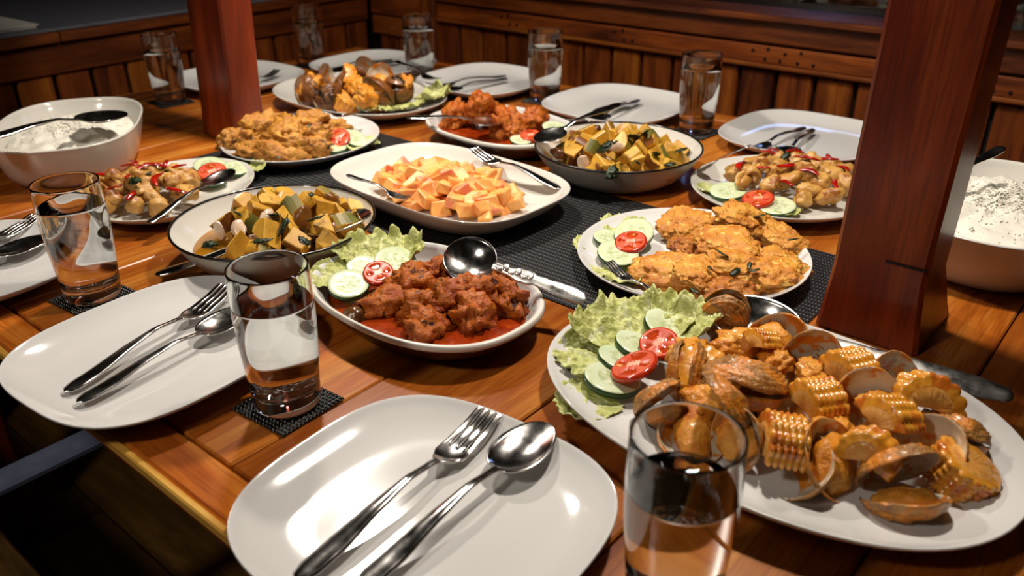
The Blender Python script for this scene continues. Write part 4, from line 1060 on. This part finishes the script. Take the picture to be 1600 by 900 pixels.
# ------------------------------------------------------------------ squid with chili
SD = [blob('squid_piece', s, k, 'squid', .42, 1.5, 3, .2, 3.6) for k, s in ((91, (.017, .013, .012)), (92, (.015, .014, .012)), (93, (.021, .012, .010)), (94, (.014, .012, .013)))]
def ring_mesh(seed):
    r = random.Random(seed); V = []; F = []; n, m = 22, 8
    for i in range(n):
        th = 2*math.pi*i/n; rr = .011*(1+.15*math.sin(2*th+seed)+.08*math.sin(3*th)); w = .0045
        for j in range(m):
            q = 2*math.pi*j/m; V.append(((rr+.0028*math.cos(q))*math.cos(th), (rr*.8+.0028*math.cos(q))*math.sin(th), w*1.5*math.sin(q) + .002*math.sin(th*2)))
    for i in range(n):
        for j in range(m): F.append((i*m+j, ((i+1) % n)*m+j, ((i+1) % n)*m+(j+1) % m, i*m+(j+1) % m))
    return me('squid_ring', V, F, 'squid')
SR = [ring_mesh(1), ring_mesh(2)]
def strip_mesh(seed, L=.03, r0=.0033):
    r = random.Random(seed); n, m = 14, 8; V = []; F = []
    for i in range(n+1):
        t = i/n; x = L*(t-.5); y = .006*math.sin(t*3+seed); z = .002*math.sin(t*math.pi); w = r0*(math.sin(math.pi*min(1, .08+t*.9)))**.5
        for j in range(m): q = 2*math.pi*j/m; V.append((x, y + w*1.3*math.cos(q), z + w*.55*math.sin(q)))
    for i in range(n):
        for j in range(m): F.append((i*m+j, (i+1)*m+j, (i+1)*m+(j+1) % m, i*m+(j+1) % m))
    F += [tuple(range(m))[::-1], tuple(n*m+j for j in range(m))]
    return me('chili_strip', V, F, 'chili')
CH = [strip_mesh(k) for k in (1, 2, 3)]
def squid(c, a, b, rot, n, seed, side):
    def f(i, p, q):
        if i % 8 == 4: put('squid_ring', SR[i % 2], (p[0], p[1], p[2]+.004), (rng.uniform(-.9, .9), rng.uniform(-.9, .9), rng.uniform(0, 6)), 'curled squid ring on the %s squid plate' % side, 'squid', 'squid rings, %s plate' % side, 1.1)
        else: put('squid_piece', SD[i % 4], p, (rng.uniform(-.6, .6), rng.uniform(-.6, .6), rng.uniform(0, 6)), 'fried squid chunk on the %s squid plate' % side, 'squid', 'squid chunks, %s plate' % side, rng.uniform(.85, 1.12))
    heap(c, a, b, rot, n, .022, .022, seed, f)
    def g(i, p, q): put('chili_strip', CH[i % 3], (p[0], p[1], p[2]+.009), (rng.uniform(-.3, .3), rng.uniform(-.3, .3), rng.uniform(0, 6)), 'glossy red chili strip on the %s squid plate' % side, 'chili', 'chili strips, %s plate' % side, rng.uniform(.85, 1.2))
    heap(c, a*.95, b*.95, rot, 15, .026, .022, seed+5, g)
squid((-.512, 1.095), .074, .074, 0, 34, 21, 'left')
squid((.398, 1.118), .082, .088, -48, 34, 24, 'right')
leaves([(-0.4917, 1.0841, 0.8020), (-0.5425, 1.1085, 0.7950), (-0.4794, 1.1105, 0.7950), (-0.4945, 1.0492, 0.8050), (-0.4719, 1.2025, 0.7700)], 'dark green leaf on the left squid plate', 'leaves, left squid plate')
leaves([(0.3839, 1.1419, 0.8050), (0.3844, 1.1250, 0.8050)], 'dark green leaf on the right squid plate', 'leaves, right squid plate')
slice_('c', (-0.4523, 1.2061, 0.7680), 20, 8, -4, 1.1, 'rear cucumber slice on the left squid plate', 1)
slice_('c', (-0.4118, 1.1985, 0.7660), 30, 6, 2, 1.0, 'right cucumber slice on the left squid plate', 1)
slice_('c', (-0.4299, 1.1522, 0.7640), 30, 6, 2, .85, 'cucumber slice under the tomato of the left squid plate', 0)
slice_('t', (-0.4336, 1.1626, 0.7740), 20, 14, -2, 1.05, 'tomato slice on the left squid plate', 1)
lettuce('lettuce_leaf', (-0.4000, 1.1988, 0.7620), 15, .034, 60, 14, 'frilly green leaf at the right rim of the left squid plate', .6, .3)
slice_('c', (0.2991, 1.0879, 0.7630), -30, 4, 0, 1.15, 'left cucumber slice on the right squid plate', 1)
slice_('c', (0.3495, 1.0306, 0.7630), -30, 4, 0, 1.15, 'front cucumber slice on the right squid plate', 1)
slice_('t', (0.3278, 1.0420, 0.7700), -30, 8, -4, 1.05, 'tomato slice between the cucumbers of the right squid plate', 1)
lettuce('lettuce_leaf', (0.2916, 1.1006, 0.7600), 170, .034, 55, 15, 'frilly green leaf at the left rim of the right squid plate', .6, .2)
lettuce('lettuce_leaf', (0.3561, 1.0314, 0.7600), -75, .028, 60, 16, 'frilly green leaf at the front rim of the right squid plate', .6, .2)

# ------------------------------------------------------------------ rice
def rice(label, c, a, b, rot, n, seed, zr, peak):
    r = random.Random(seed); V = []; F = []; Sl = []
    base = revolve('tmp', [(0, peak), (.3, peak*.93), (.6, peak*.72), (.85, peak*.3), (.98, 0)], [(.98, 0), (.9, -.018), (.6, -.03), (0, -.03)], a, b, 2.6, 'rice', seg=64, k=6)
    for v in base.vertices:
        if v.co.z > -.002: v.co.z += .006*noise.noise(Vector((v.co.x, v.co.y, 0))*55+Vector((seed, 0, 0))) + .005*noise.noise(Vector((v.co.x, v.co.y, 0))*120)
    V = [v.co.copy() for v in base.vertices]; F = [tuple(p.vertices) for p in base.polygons]
    bpy.data.meshes.remove(base)
    sec = [(-1, 0), (-.62, .8), (0, 1), (.62, .8), (1, 0)]
    for _ in range(n):
        q = math.sqrt(r.random()); th = r.uniform(0, 6.283); x, y = outline(th, q*.95, 2.6); x *= a; y *= b
        z = peak*(1-q**1.9) + .006*noise.noise(Vector((x, y, 0))*55+Vector((seed, 0, 0))) + .005*noise.noise(Vector((x, y, 0))*120) + r.uniform(-.0010, .0008)
        M = Euler((r.uniform(0, 6), r.uniform(-.35, .35), r.uniform(0, 6.3))).to_matrix(); L, w = r.uniform(.0034, .0050), r.uniform(.0010, .0014)
        o = len(V)
        for t, k in sec:
            if k == 0: V.append(M @ Vector((t*L, 0, 0)) + Vector((x, y, z)))
            else:
                for j in range(4): V.append(M @ Vector((t*L, w*k*math.cos(j*1.571), w*k*math.sin(j*1.571))) + Vector((x, y, z)))
        for j in range(4):
            k = (j+1) % 4; F.append((o, o+1+k, o+1+j)); F.append((o+9+j, o+9+k, o+13))
            for s in (0, 4): F.append((o+1+s+j, o+1+s+k, o+5+s+k, o+5+s+j))
    rm = me('rice', V, F, 'rice'); bm = bmesh.new(); bm.from_mesh(rm); bmesh.ops.recalc_face_normals(bm, faces=bm.faces); bm.to_mesh(rm); bm.free()
    ob('rice', rm, None, (c[0], c[1], TZ+zr), (0, 0, R(rot)), label=label, cat='rice', kind='stuff')
rice('steamed white rice heaped in the left rice bowl', RB[0][0], .128, .091, RB[0][3], 6500, 1, .044, .024)
rice('steamed white rice heaped in the right rice bowl behind the pillar', RB[1][0], .140, .092, RB[1][3], 9000, 2, .048, .022)
